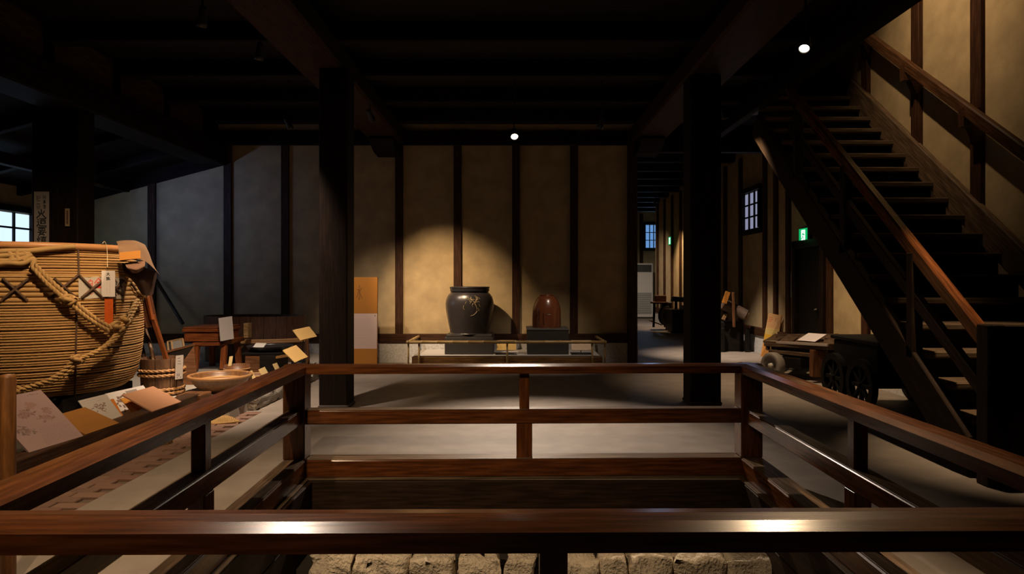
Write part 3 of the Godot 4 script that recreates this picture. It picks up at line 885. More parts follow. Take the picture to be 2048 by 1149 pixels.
# =====================================================================
# jars on the white deck, sign
# =====================================================================
func build_jars() -> void:
	var dk := thing("display_deck", "low white-topped deck with brown edge board under the jars", "platform", Vector3(0, 0, -11.8))
	slab(dk, "deck_top", Vector3(-1.66, 0.2, -11.22), Vector3(1.42, .245, ZB + .1), std("deck", Color(.56, .54, .52), .7), 0.003)
	beam(dk, "edge_board", Vector3(-1.68, .115, -11.2), Vector3(1.44, .115, -11.2), .03, .235, mat("honey"), .003)
	beam(dk, "edge_board", Vector3(1.435, .115, -11.2), Vector3(1.435, .115, ZB + .1), .02, .235, mat("honey"), .003)
	beam(dk, "edge_board", Vector3(-1.675, .115, -11.2), Vector3(-1.675, .115, ZB + .1), .02, .235, mat("honey"), .003)
	# bamboo barrier
	var bb := thing("bamboo_barrier", "thin bamboo pole barrier in front of the two jars", "barrier", Vector3(-.13, 0, -11.15))
	var bm := mat("bamboo")
	bamboo(bb, "front_pole", Vector3(-1.76, .482, -11.13), Vector3(1.50, .482, -11.13), .026)
	bamboo(bb, "side_pole", Vector3(-1.74, .482, -11.1), Vector3(-1.72, .482, ZB + .12), .022)
	bamboo(bb, "side_pole", Vector3(1.48, .482, -11.1), Vector3(1.46, .482, ZB + .12), .022)
	for x in [-1.735, -1.56, -.12, 1.27, 1.475]:
		bamboo(bb, "post", Vector3(x, 0, -11.15), Vector3(x, .47, -11.15), .016)
	# plinths
	var pm := std("plinth_board", Color(.035, .03, .028), .6)
	var p1 := thing("display_plinth", "wide dark plinth carrying the big black jar", "plinth", Vector3(-.775, .245, -11.8))
	slab(p1, "plinth_body", Vector3(-1.17, .245, -11.44), Vector3(-.36, .53, -12.2), pm, .006)
	slab(p1, "plinth_top", Vector3(-1.15, .53, -11.47), Vector3(-.38, .575, -12.18), pm, .006)
	var p2 := thing("display_plinth", "tall dark plinth carrying the small red-brown jar", "plinth", Vector3(.56, .245, -11.8))
	slab(p2, "plinth_body", Vector3(.215, .245, -11.44), Vector3(.91, .65, -12.1), pm, .006)
	slab(p2, "plinth_top", Vector3(.205, .65, -11.43), Vector3(.92, .68, -12.11), std("plinth_cap", Color(.09, .08, .075), .6), .006)
	# big black jar, lidded
	var j1 := thing("storage_jar", "big black-glazed jar with lid and drip marks on the wide plinth", "jar", Vector3(-.775, .575, -11.8))
	var st := S(true)
	var prof := [Vector2(0, .0), Vector2(.325, .0), Vector2(.335, .02)]
	for k in [[.345, .08], [.372, .2], [.398, .34], [.415, .46], [.415, .53], [.40, .60], [.372, .66], [.335, .70], [.312, .715], [.31, .73], [.325, .74]]:
		prof.append(Vector2(k[0], k[1]))
	prof = spline(prof, 5)
	lathe(st, prof, Vector3.ZERO, 72)
	var gl := std("black_glaze", Color(.040, .034, .036), .30)
	gl.clearcoat_enabled = true
	gl.clearcoat = .4
	gl.clearcoat_roughness = .3
	tri(gl, blotch, Vector3.ONE * 2)
	obj("jar_body", st, gl, j1, j1.position)
	st = S(true)
	lathe(st, spline([Vector2(.30, .71), Vector2(.335, .725), Vector2(.338, .77), Vector2(.345, .79), Vector2(.33, .805), Vector2(.2, .81), Vector2(0, .81)], 3), Vector3.ZERO, 72)
	obj("lid", st, std("lid_black", Color(.022, .021, .026), .35), j1, j1.position)
	# pale ash runs on the shoulder, each a thin raised trickle
	var ash := S(true)
	for tr in [[[-.02, .62], [.06, .60], [.10, .55], [.13, .50], [.15, .42], [.14, .36]], [[.10, .66], [.16, .62], [.12, .57]], [[.02, .57], [.05, .55], [.03, .53]], [[-.07, .50], [-.08, .45], [-.06, .43]], [[.17, .63], [.20, .60]], [[.15, .40], [.10, .34], [.04, .32]], [[.18, .52], [.2, .47]], [[-.03, .56], [-.05, .52]], [[.13, .64], [.14, .58], [.11, .53], [.145, .47]], [[-.01, .60], [.03, .585], [.08, .60], [.12, .585], [.17, .60]], [[.05, .64], [.045, .61], [.06, .575], [.04, .55]], [[.10, .56], [.125, .545], [.17, .56], [.19, .545]], [[.09, .53], [.07, .50], [.08, .47]], [[.155, .45], [.18, .43], [.175, .40]]]:
		var pts := []
		for q in tr:
			pts.append(on_profile(prof, q[0], q[1], .002))
		tube(ash, smooth_path(pts, 6), .0052, 6, true, .5)
	obj("ash_run", ash, std("ash", Color(.42, .33, .18), .45), j1, j1.position)
	# small red-brown jar
	var j2 := thing("storage_jar", "small glossy red-brown jar with narrow neck on the tall plinth", "jar", Vector3(.555, .68, -11.78))
	st = S(true)
	prof = spline([Vector2(0, 0), Vector2(.225, 0), Vector2(.243, .015), Vector2(.248, .09), Vector2(.246, .22), Vector2(.238, .33), Vector2(.212, .42), Vector2(.17, .50), Vector2(.122, .54), Vector2(.127, .555), Vector2(.118, .565), Vector2(.105, .555), Vector2(.095, .50), Vector2(0, .42)], 4)
	lathe(st, prof, Vector3.ZERO, 64)
	var rg := std("red_glaze", Color(.19, .055, .02), .3)
	rg.clearcoat_enabled = true
	rg.clearcoat = .6
	rg.clearcoat_roughness = .12
	tri(rg, blotch, Vector3.ONE * 3)
	obj("jar_body", st, rg, j2, j2.position)
	st = S(true)
	for tr in [[[-.14, .30], [-.135, .22], [-.14, .12]], [[-.07, .24], [-.065, .14], [-.055, .06]], [[-.17, .24], [-.175, .15]], [[-.02, .23], [.06, .235]]]:
		var pts := []
		for q in tr:
			pts.append(on_profile(prof, q[0], q[1], .001))
		tube(st, smooth_path(pts, 5), .007, 6)
	obj("glaze_run", st, std("dark_glaze", Color(.05, .02, .012), .12), j2, j2.position)
	# caption cards with low black feet
	var im := blank(96, 64, Color(.86, .72, .42))
	fine_print(im, Rect2(12, 12, 72, 40), 5, Color(.55, .42, .2), 1.6)
	var yc := printed("yellow_caption", im)
	im = blank(96, 64, Color(.88, .78, .66))
	fine_print(im, Rect2(12, 12, 72, 40), 5, Color(.6, .5, .42), 1.6)
	var pc := printed("pink_caption", im)
	caption("yellow caption card between the two plinths", -.30, .0, yc)
	caption("pale caption card right of the tall plinth", .965, 1.0, pc)
	# tall orange sign leaning by the pillar
	var sg := blank(240, 700, Color(.68, .44, .13))
	glyph(sg, "水", 66, 62, 48, 110, 3.2, Color(.52, .33, .08))
	fine_print(sg, Rect2(122, 70, 104, 64), 4, Color(.56, .36, .1), 2.4)
	fine_print(sg, Rect2(80, 215, 140, 40), 2, Color(.60, .40, .12), 3.0)
	sg.fill_rect(Rect2i(0, 280, 240, 270), Color(.80, .70, .66))
	fine_print(sg, Rect2(8, 292, 100, 14), 1, Color(.5, .42, .42), 2.4)
	fine_print(sg, Rect2(6, 315, 226, 110), 7, Color(.62, .53, .52), 1.8)
	fine_print(sg, Rect2(6, 440, 226, 90), 5, Color(.64, .55, .54), 1.8)
	line_on(sg, Vector2(214, 296), Vector2(230, 296), 1.2, Color(.45, .38, .38))
	line_on(sg, Vector2(222, 288), Vector2(222, 306), 1.2, Color(.45, .38, .38))
	var t := thing("information_board", "tall orange board with white text sheet beside the left pillar", "sign", Vector3(-2.5, 0, -11.6))
	card("board", "", "", Vector3(-2.82, .0, -11.55), Vector3(-2.33, .0, -11.55), 1.545, 2, printed("orange_board", sg), .06, "", false, t)
	beam(t, "back_strut", Vector3(-2.57, 0, -11.98), Vector3(-2.57, 1.1, -11.67), .05, .03, mat("honey"))

func caption(label: String, x: float, kind: float, m: Material) -> void:
	var t := thing("caption_card", label, "card", Vector3(x + .13, .245, -11.5))
	card("printed_card", "", "", Vector3(x, .315, -11.5), Vector3(x + .33, .315, -11.5), .2, 40, m, .01, "", false, t)
	for z in [-11.4, -11.62]:
		var st := S()
		tube(st, [Vector3(x - .02, .252, z), Vector3(x + .34, .252, z)], .007, 6)
		obj("foot_bar", st, mat("black_metal"), t)
	var s := S()
	tube(s, [Vector3(x + .165, .252, -11.4), Vector3(x + .165, .252, -11.62), Vector3(x + .165, .40, -11.61)], .006, 6)
	obj("stem", s, mat("black_metal"), t)

func spline(p: Array, per: int) -> Array:
	var out := []
	for i in p.size() - 1:
		var a: Vector2 = p[maxi(i - 1, 0)]
		var d: Vector2 = p[mini(i + 2, p.size() - 1)]
		for k in per:
			out.append(p[i].cubic_interpolate(p[i + 1], a, d, float(k) / per))
	out.append(p[-1])
	return out

# a point on the front of a lathed profile: x across, y up
func on_profile(prof: Array, x: float, y: float, off: float) -> Vector3:
	var r := 0.1
	for i in prof.size() - 1:
		if (prof[i].y - y) * (prof[i + 1].y - y) <= 0 and prof[i].x > 0.05:
			r = lerpf(prof[i].x, prof[i + 1].x, clampf((y - prof[i].y) / (prof[i + 1].y - prof[i].y + 1e-6), 0, 1))
			break
	r += off
	return Vector3(x, y, sqrt(maxf(0.0, r * r - x * x)))

func bamboo(parent: Node, called: String, a: Vector3, b: Vector3, r: float) -> void:
	var st := S(true)
	var L := (b - a).length()
	var n := int(maxf(2, L / .24))
	var pts := [Vector2(0, 0)]
	for i in n + 1:
		var y := L * i / n
		if i > 0 and i < n:
			pts.append_array([Vector2(r * .97, y - .012), Vector2(r * 1.12, y - .004), Vector2(r * 1.12, y + .004), Vector2(r * .97, y + .012)])
		else:
			pts.append(Vector2(r, y))
	pts.append(Vector2(0, L))
	lathe(st, pts, Vector3.ZERO, 12)
	var d := (b - a).normalized()
	var q := Basis(Quaternion(Vector3.UP, d)) if absf(d.y) < .999 else Basis()
	obj(called, st, std_bamboo(), parent, a, q)

func std_bamboo() -> StandardMaterial3D:
	if mats.has("bamboo_upright"):
		return mats["bamboo_upright"]
	var m := std("bamboo_upright", Color(.60, .40, .16), .36)
	return tri(m, speckle, Vector3(9, .8, 9))

# =====================================================================
# the giant rope-wrapped steaming tub
# =====================================================================
const TC := Vector3(-5.0, 0, -7.2)
func tub_r(y: float) -> float:
	var ys := [.34, .42, .55, .75, 1.0, 1.3, 1.55, 1.86]
	var rs := [.76, .85, .905, .94, .955, .935, .905, .86]
	for i in ys.size() - 1:
		if y <= ys[i + 1]:
			var a: float = rs[maxi(i - 1, 0)]
			var d: float = rs[mini(i + 2, 7)]
			return cubic_interpolate(rs[i], rs[i + 1], a, d, clampf((y - ys[i]) / (ys[i + 1] - ys[i]), 0, 1))
	return rs[-1]

# where the sight line through a photo point meets the tub
func on_tub(x: float, y: float, off := 0.0) -> Vector3:
	var o := Vector3(0, EYE, 0)
	var v := Vector3((x - CX) / F, -(y - CY) / F, -1)
	var t := 6.3
	for k in 8:
		var r := tub_r(clampf(EYE + v.y * t, .34, 1.86)) + off
		var A := v.x * v.x + 1.0
		var B := 2 * (-v.x * TC.x + TC.z)
		var C := TC.x * TC.x + TC.z * TC.z - r * r
		var disc := B * B - 4 * A * C
		t = (-B - sqrt(maxf(disc, 0.0))) / (2 * A)
	return o + v * t

func build_tub() -> void:
	var t := thing("steaming_tub", "giant straw-rope-wrapped wooden steaming tub with bamboo rim at left", "tub", TC + Vector3(0, .18, 0))
	# lathed courses of straw rope, each slightly twisted
	var straw := mat("straw")
	for band in [[.36, 1.27, .0265, "lower_rope_courses"], [1.53, 1.80, .0265, "upper_rope_courses"]]:
		var st := S(true)
		var y: float = band[0]
		var seg := 220
		while y < band[1]:
			var hh: float = band[2]
			var ph := rng.randf() * TAU
			var tilt := rng.randf_range(-.006, .006)
			var rad := .5 * hh
			var rings := []
			for q in 6:
				var a := -PI / 2 + PI * q / 5.0
				var ring := []
				for k in seg:
					var th := TAU * k / seg
					var tw := sin(th * 110 + a * 2.0 + ph) * .0022
					var yy := y + hh / 2 + sin(a) * rad + sin(th + ph) * tilt
					var rr := tub_r(clampf(yy, .34, 1.86)) - .012 + cos(a) * (rad * 1.45 + tw)
					ring.append(TC + Vector3(cos(th) * rr, yy, sin(th) * rr))
				rings.append(ring)
			for q in 5:
				for k in seg:
					var l := (k + 1) % seg
					for v in [rings[q][k], rings[q][l], rings[q + 1][l], rings[q][k], rings[q + 1][l], rings[q + 1][k]]:
						st.add_vertex(v)
			y += hh
		var o := obj(band[3], st, straw, t)
		o.set_meta("kind", "stuff")
	# lattice band of thicker reed bundles
	var yy := 1.285
	for i in 5:
		var st := S(true)
		tube(st, ring_path(TC + Vector3(0, yy + .024, 0), tub_r(yy) - .018, 96), .026, 8, false)
		obj("reed_bundle", st, tri(std("reed", Color(.46, .26, .085), .8), speckle, Vector3(8, 8, 8)), t)
		yy += .048
	# inner wooden body
	var s := S(true)
	lathe(s, [Vector2(0, .37), Vector2(.74, .37), Vector2(.88, .6), Vector2(.92, 1.0), Vector2(.87, 1.4), Vector2(.83, 1.8), Vector2(.78, 1.8), Vector2(.78, .5), Vector2(0, .5)], TC, 48)
	obj("tub_body", s, std("tub_dark", Color(.05, .025, .014), .8), t)
	s = S(true)
	tube(s, ring_path(TC + Vector3(0, 1.825, 0), .872, 96), .034, 12, false)
	obj("bamboo_rim", s, std("rim", Color(.44, .21, .08), .45), t)
	# rings edging the lattice band
	for y in [1.275, 1.53]:
		s = S(true)
		tube(s, ring_path(TC + Vector3(0, y, 0), tub_r(y) + .004, 96), .012, 8, false)
		obj("edge_cord", s, mat("hemp"), t)
	# dark ties crossing over the lattice band and holding the courses
	var tie := std("tie", Color(.075, .038, .018), .8)
	for l in [[5, 557, 55, 602], [58, 557, 2, 602], [157, 550, 104, 594], [108, 557, 150, 594], [158, 551, 205, 596], [207, 560, 163, 596], [248, 562, 212, 596], [212, 556, 246, 592], [262, 566, 286, 600]]:
		s = S(true)
		tube(s, smooth_path([on_tub(l[0], l[1], .022), on_tub((l[0] + l[2]) / 2.0, (l[1] + l[3]) / 2.0, .03), on_tub(l[2], l[3], .022)], 6), .0125, 7)
		obj("cross_tie", s, tie, t)
	for l in [[156, 488, 158, 552], [154, 606, 150, 792]]:
		s = S(true)
		var pts := []
		for k in 14:
			pts.append(on_tub(lerpf(l[0], l[2], k / 13.0), lerpf(l[1], l[3], k / 13.0), .016))
		tube(s, pts, .009, 6)
		obj("upright_tie", s, tie, t)
	# white cloth with red brush characters under the ties, and its dark patterned part
	var cl := blank(220, 90, Color(.66, .62, .57))
	glyph(cl, "白", 46, 10, 24, 30, 1.6, Color(.75, .2, .13))
	glyph(cl, "金", 78, 8, 34, 40, 2.0, Color(.75, .17, .12))
	glyph(cl, "古", 50, 48, 22, 24, 1.4, Color(.7, .35, .28))
	for k in 46:
		var p := Vector2(rng.randf_range(152, 214), rng.randf_range(8, 84))
		line_on(cl, p, p + Vector2(rng.randf_range(-8, 8), rng.randf_range(-14, 14)), 2.4, [Color(.1, .08, .12), Color(.3, .19, .1), Color(.55, .55, .55), Color(.14, .2, .3)][k % 4])
	s = S(true)
	for i in 12:
		for j in 4:
			var q := []
			var uv := []
			for c in [[0, 0], [1, 0], [1, 1], [0, 1]]:
				var fx: float = (i + c[0]) / 12.0
				var fy: float = (j + c[1]) / 4.0
				q.append(on_tub(157 + 92 * fx, 554 + 43 * fy + sin(fx * 9) * 1.0, .014 + .004 * sin(fx * 21)))
				uv.append(Vector2(fx, fy))
			face(s, q, TC + Vector3(0, 1.4, 0), uv)
	obj("printed_cloth", s, printed("cloth_print", cl, .9), t)
	# carrying ropes
	var hemp := mat("hemp")
	var runs := [
		[[62, 532], [95, 568], [122, 592], [140, 606]], [[70, 530], [102, 563], [132, 590], [146, 606]],
		[[142, 608], [165, 629], [192, 648], [218, 662]], [[148, 604], [172, 624], [198, 643], [222, 656]],
		[[240, 655], [256, 632], [270, 608], [283, 588]], [[247, 655], [262, 632], [275, 608], [287, 590]],
		[[243, 663], [226, 682], [200, 700], [165, 716]], [[236, 665], [218, 686], [190, 706], [152, 722]],
		[[152, 722], [134, 746], [98, 765], [44, 784]], [[146, 722], [124, 746], [90, 764], [40, 780]]]
	for r in runs:
		s = S(true)
		rope(s, r.map(func(p): return on_tub(p[0], p[1], .10)), .024)
		obj("carrying_rope", s, hemp, t)
	# knots: coiled turns of the same rope
	for kq in [[136, 600, 15, 12], [234, 654, 14, 13], [154, 720, 12, 10], [30, 782, 14, 11], [284, 588, 8, 8], [252, 640, 9, 12]]:
		s = S(true)
		for turn in 2:
			var pts := []
			for k in 13:
				var a := TAU * k / 12.0
				pts.append(on_tub(kq[0] + cos(a) * kq[2] * .7 + turn * 4, kq[1] + sin(a) * kq[3] * (.7 - .2 * turn), .105 + .025 * sin(a * 2 + turn)))
			tube(s, pts, .02, 8, false)
		tube(s, smooth_path([on_tub(kq[0] - kq[2], kq[1] - 4, .09), on_tub(kq[0], kq[1], .14), on_tub(kq[0] + kq[2], kq[1] + 5, .09)], 6), .022, 8)
		obj("rope_knot", s, hemp, t)
	# the heavy knot under the rim with its flat cords
	s = S(true)
	for r in [[[-30, 508], [10, 503], [60, 502], [105, 497], [150, 493]], [[-30, 518], [5, 512], [40, 510], [62, 507]], [[-20, 520], [20, 522], [50, 516], [64, 508]], [[-20, 530], [15, 526], [45, 527], [66, 518], [66, 534]], [[36, 500], [35, 512], [40, 522]], [[46, 502], [55, 512], [48, 522]], [[18, 504], [25, 514], [20, 524]]]:
		tube(s, smooth_path(r.map(func(p): return on_tub(p[0], p[1], .05)), 6), .026, 8)
	obj("rim_knot", s, hemp, t)
	# sleepers that carry the tub
	var sl := thing("timber_sleepers", "dark timber sleepers under the rope-wrapped tub", "sleepers", TC + Vector3(0, .18, 0))
	for x in [-.55, 0.0, .55]:
		beam(sl, "sleeper", TC + Vector3(x, .265, -.6), TC + Vector3(x, .265, .6), .18, .17, mat("black_wood"), .01)
	# hanging tag
	var im := blank(80, 200, Color(.88, .85, .83))
	glyph(im, "大", 30, 14, 18, 22, 1.6, Color(.1, .1, .12))
	glyph(im, "甑", 28, 48, 22, 24, 1.3, Color(.1, .1, .12))
	fine_print(im, Rect2(24, 84, 34, 106), 2, Color(.38, .36, .38), 2.0, true)
	var tg := thing("hanging_tag", "white paper tag with black characters hung on string from the tub rim", "tag", on_tub(216, 560, .05))
	var p0 := on_tub(216, 592, .065)
	card("paper_tag", "", "", W(203, 594, -p0.z - .02), W(230, 594, -p0.z - .02), .26, 0, printed("tag_print", im), .004, "", false, tg)
	s = S(true)
	tube(s, smooth_path([on_tub(205, 487, .05), on_tub(210, 484, .06), on_tub(214, 500, .06), W(215, 535, -p0.z - .02)], 5), .003, 5)
	obj("string", s, std("string", Color(.6, .48, .3), .8), tg)
	im = blank(48, 150, Color(.78, .34, .05))
	fine_print(im, Rect2(20, 20, 22, 90), 2, Color(.6, .24, .04), 3.0, true)
	card("orange_tag", "long orange paper tag hanging below the white tag on the tub", "tag", W(209, 657, -p0.z), W(226, 657, -p0.z), .30, 0, printed("orange_tag", im), .004)
	# folded tan cloth over the rim
	var ct := thing("draped_cloth", "tan folded cloth draped over the right of the tub rim", "cloth", W(270, 500, 6.9))
	s = S(true)
	sheet(s, [[[233, 483, 6.85], [250, 481, 6.95], [272, 482, 7.1], [290, 490, 7.25]], [[236, 492, 6.6], [254, 491, 6.68], [278, 492, 6.85], [298, 506, 7.1]], [[238, 508, 6.56], [258, 507, 6.6], [284, 510, 6.75], [305, 526, 7.0]], [[241, 522, 6.55], [262, 518, 6.58], [290, 522, 6.7], [312, 540, 6.95]], [[243, 524, 6.57], [266, 520, 6.6], [293, 525, 6.72], [319, 549, 6.95]]], .012)
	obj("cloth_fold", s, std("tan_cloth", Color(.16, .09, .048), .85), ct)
	s = S(true)
	sheet(s, [[[250, 526, 6.6], [268, 524, 6.62], [290, 522, 6.68]], [[254, 536, 6.5], [272, 538, 6.5], [290, 532, 6.6]], [[266, 547, 6.55], [276, 546, 6.55], [286, 540, 6.62]]], .01)
	obj("turned_flap", s, std("flap", Color(.15, .075, .045), .85), ct)
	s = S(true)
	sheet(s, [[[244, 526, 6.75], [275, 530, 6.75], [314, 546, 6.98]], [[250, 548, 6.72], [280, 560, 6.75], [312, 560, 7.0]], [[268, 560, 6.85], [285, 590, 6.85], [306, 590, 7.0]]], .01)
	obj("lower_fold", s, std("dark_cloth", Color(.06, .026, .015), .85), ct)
	im = blank(128, 36, Color(.66, .43, .11))
	fine_print(im, Rect2(10, 5, 108, 26), 3, Color(.62, .38, .08), 1.8)
	var a := W(239, 521, 6.5)
	card("caption_strip", "narrow yellow caption strip on the tan cloth at the tub rim", "card", a, W(281, 517, 6.58), .078, 12, printed("yellow_strip", im), .006)

func sheet(st: SurfaceTool, rows: Array, thick: float) -> void:
	# a cloth through a small net of control points, smoothed, with thickness
	var g := []
	for r in rows:
		g.append(smooth_path(r.map(func(p): return W(p[0], p[1], p[2])), 5))
	var cols := []
	for i in g[0].size():
		cols.append(smooth_path(range(g.size()).map(func(k): return g[k][i]), 5))
	var c := Vector3.ZERO
	for side in [0.0, 1.0]:
		for i in cols.size() - 1:
			for j in cols[0].size() - 1:
				var q := [cols[i][j], cols[i + 1][j], cols[i + 1][j + 1], cols[i][j + 1]]
				var off: Vector3 = Vector3(-.6, 0, -.8) * thick * side
				q = q.map(func(p): return p + off)
				face(st, q, q[0] + Vector3(-.6, 0, -.8) * (1.0 - 2.0 * side))

# =====================================================================
# exhibits at left
# =====================================================================
func staved(t: Node3D, c: Vector3, rb: float, rt: float, h: float, n: int, m: Material, thick := .022, sq := Vector2.ONE) -> void:
	var per := 3 if n >= 14 else 4
	for i in n:
		var st := S()
		var g := .006 / rb
		var a0 := TAU * i / n + g
		var a1 := TAU * (i + 1) / n - g * .2
		var pts := []
		for k in per:
			var A := lerpf(a0, a1, float(k) / per)
			var B := lerpf(a0, a1, float(k + 1) / per)
			var v := []
			for q in [[A, rb, 0.0], [B, rb, 0.0], [B, rt, h], [A, rt, h]]:
				v.append(Vector3(cos(q[0]) * q[1] * sq.x, q[2], sin(q[0]) * q[1] * sq.y))
			var w := []
			for q in [[A, rb - thick, 0.0], [B, rb - thick, 0.0], [B, rt - thick, h], [A, rt - thick, h]]:
				w.append(Vector3(cos(q[0]) * q[1] * sq.x, q[2], sin(q[0]) * q[1] * sq.y))
			var mid: Vector3 = (v[0] + v[2] + w[0] + w[2]) / 4
			face(st, v, mid)
			face(st, w, mid)
			face(st, [v[3], v[2], w[2], w[3]], mid)
			face(st, [v[0], v[1], w[1], w[0]], mid)
			if k == 0:
				face(st, [v[0], v[3], w[3], w[0]], mid)
			if k == per - 1:
				face(st, [v[1], v[2], w[2], w[1]], mid)
		obj("stave", st, m, t, c)
	var b := S()
	lathe(b, [Vector2(0, .02), Vector2(rb - thick * .5, .02), Vector2(rb - thick * .5, .05), Vector2(0, .05)], c, 40, sq)
	obj("bottom", b, m, t)

func upright(key: String, c: Color, rough := .5) -> StandardMaterial3D:
	# staves: grain up the y axis
	if mats.has(key):
		return mats[key]
	return tri(std(key, c, rough), grain, Vector3(6, .6, 6))

func hoop(t: Node3D, c: Vector3, r: float, w: float, m: Material, sq := Vector2.ONE) -> void:
	var st := S(true)
	for k in 2:
		var pts := []
		for i in 65:
			var a := TAU * i / 64.0
			var ph := a * 14 + PI * k
			pts.append(c + Vector3(cos(a) * (r + cos(ph) * w * .3) * sq.x, sin(ph) * w * .45, sin(a) * (r + cos(ph) * w * .3) * sq.y))
		tube(st, pts, w * .55, 7, false)
	obj("hoop", st, m, t)

func build_exhibits() -> void:
	# stone-edged dais
	var dais := thing("stone_dais", "low earth dais edged with rough grey stones under the tubs", "dais", Vector3(-5, 0, -9))
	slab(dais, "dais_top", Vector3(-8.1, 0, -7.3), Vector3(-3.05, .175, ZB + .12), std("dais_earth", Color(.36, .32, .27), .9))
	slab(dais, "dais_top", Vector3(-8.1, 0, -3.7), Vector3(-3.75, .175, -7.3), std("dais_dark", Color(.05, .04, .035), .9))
	var gs := std("grey_stone", Color(.44, .39, .33), .9)
	tri(gs, blotch, Vector3.ONE * 2.5, true)
	gs.heightmap_enabled = true
	gs.heightmap_texture = relief
	gs.heightmap_scale = 2.2
	var z := -7.95
	var k := 400
	for l in [1.15, .95, 1.1, .9]:
		stone(dais, "edge_stone", Vector3(-3.04, .09, z - l / 2 + .18), Vector3(.2, .2, l - .02), k, gs)
		z -= l
		k += 1
	stone(dais, "edge_stone", Vector3(-3.22, .085, -7.6), Vector3(.34, .19, .36), 420, gs)
	stone(dais, "edge_stone", Vector3(-3.6, .085, -7.45), Vector3(.4, .19, .36), 421, gs)
	# low barrier plank on which the labels lean
	var bp := thing("barrier_plank", "dark low plank barrier along the exhibits holding the labels", "barrier", Vector3(-3.42, 0, -5.7))
	beam(bp, "plank", Vector3(-3.36, .235, -3.95), Vector3(-3.40, .235, -7.2), .16, .13, wood("plank", Color(.085, .042, .022), .5), .008)
	for d in [4.1, 5.6, 7.1]:
		beam(bp, "plank_foot", Vector3(-3.42, 0, -d), Vector3(-3.42, .17, -d), .12, .12, mat("black_wood"), .004, Vector3.BACK)
	# ---- labels
	var im := blank(256, 256, Color(.62, .52, .52))
	for b in [[120, 95, 34, .42, .3, .27], [95, 100, 22, .4, .28, .26], [160, 60, 26, .56, .42, .38], [175, 130, 40, .45, .32, .29], [60, 165, 40, .33, .27, .27], [205, 100, 22, .5, .37, .34], [35, 110, 20, .45, .35, .34]]:
		for q in 40:
			var a := rng.randf() * TAU
			var r: float = rng.randf() * b[2]
			var p := Vector2(b[0] + cos(a) * r, b[1] + sin(a) * r * .6)
			line_on(im, p, p + Vector2(rng.randf_range(-9, 9), rng.randf_range(-5, 5)), 3.4, Color(b[3], b[4], b[5]).lerp(Color(.6, .49, .48), .35 + rng.randf() * .6))
	fine_print(im, Rect2(180, 8, 62, 12), 1, Color(.3, .26, .28), 3.0)
	for q in 26:
		var yy := 168.0 + q * 3.2
		fine_print(im, Rect2(110 - q * 1.2, yy, 140 + q * 1.0, 3), 1, Color(.42, .36, .33), 1.2) if q % 2 == 0 else null
	card("picture_panel", "large greyish picture panel with photographs and small text leaning on the plank", "panel", Vector3(-3.37, .30, -4.74), Vector3(-3.31, .30, -5.24), .50, 46, printed("picture_panel", im, .6), .012)
	im = blank(128, 96, Color(.58, .39, .17))
	fine_print(im, Rect2(30, 20, 70, 22), 3, Color(.42, .27, .11), 1.8)
	fine_print(im, Rect2(30, 60, 60, 12), 1, Color(.42, .27, .11), 1.8)
	card("wooden_caption", "plain brown wooden caption board next to the picture panel", "card", Vector3(-3.31, .305, -5.27), Vector3(-3.30, .305, -5.70), .32, 66, printed("brown_caption", im, .6), .012)
	im = blank(96, 128, Color(.72, .69, .67))
	fine_print(im, Rect2(8, 6, 78, 20), 2, Color(.5, .45, .45), 2)
	for q in 22:
		var p := Vector2(rng.randf_range(28, 70), rng.randf_range(34, 70))
		line_on(im, p, p + Vector2(rng.randf_range(-10, 10), rng.randf_range(-8, 8)), 1.4, Color(.5, .4, .38))
	fine_print(im, Rect2(8, 80, 80, 40), 4, Color(.6, .52, .52), 1.6)
	card("caption_sheet", "white caption sheet with a small drawing behind the brown caption board", "card", Vector3(-3.50, .27, -5.72), Vector3(-3.47, .27, -6.06), .27, 38, printed("drawing_sheet", im), .006)
	im = blank(48, 64, Color(.74, .44, .14))
	fine_print(im, Rect2(10, 10, 28, 44), 3, Color(.5, .3, .14), 2.2)
	card("orange_caption", "small orange caption card behind the white drawing sheet", "card", Vector3(-3.60, .24, -6.05), Vector3(-3.57, .24, -6.24), .20, 32, printed("orange_caption", im), .006)
	im = blank(48, 80, Color(.78, .54, .2))
	fine_print(im, Rect2(14, 12, 22, 22), 2, Color(.45, .27, .1), 3.0)
	fine_print(im, Rect2(10, 42, 28, 30), 3, Color(.55, .36, .13), 1.8)
	card("yellow_caption", "yellow caption card between the orange card and the bucket", "card", Vector3(-3.50, .24, -6.30), Vector3(-3.47, .24, -6.50), .22, 44, printed("yellow_caption_small", im), .006)
	im = blank(128, 96, Color(.74, .72, .72))
	for q in 30:
		var p := Vector2(rng.randf_range(12, 52), rng.randf_range(20, 80))
		line_on(im, p, p + Vector2(rng.randf_range(-10, 10), rng.randf_range(-8, 8)), 2.4, Color(.42, .34, .3))
	im.fill_rect(Rect2i(60, 8, 38, 18), Color(.5, .46, .44))
	fine_print(im, Rect2(66, 34, 54, 50), 5, Color(.58, .55, .55), 1.6)
	card("caption_sheet", "white caption sheet with a brown photograph in front of the wooden bucket", "card", Vector3(-3.66, .235, -6.35), Vector3(-3.58, .235, -6.86), .26, 40, printed("photo_sheet", im), .006)
	im = blank(128, 96, Color(.70, .52, .40))
	fine_print(im, Rect2(16, 30, 90, 30), 2, Color(.64, .47, .36), 1.6)
	card("pink_caption", "blank-looking pinkish caption board leaning before the bucket", "card", Vector3(-3.30, .30, -6.22), Vector3(-3.28, .30, -6.72), .32, 62, printed("pink_caption_board", im), .012)
	beam(bp, "plank_end", Vector3(-3.42, .2, -7.15), Vector3(-3.42, .2, -7.42), .26, .18, mat("brown_wood"), .01)
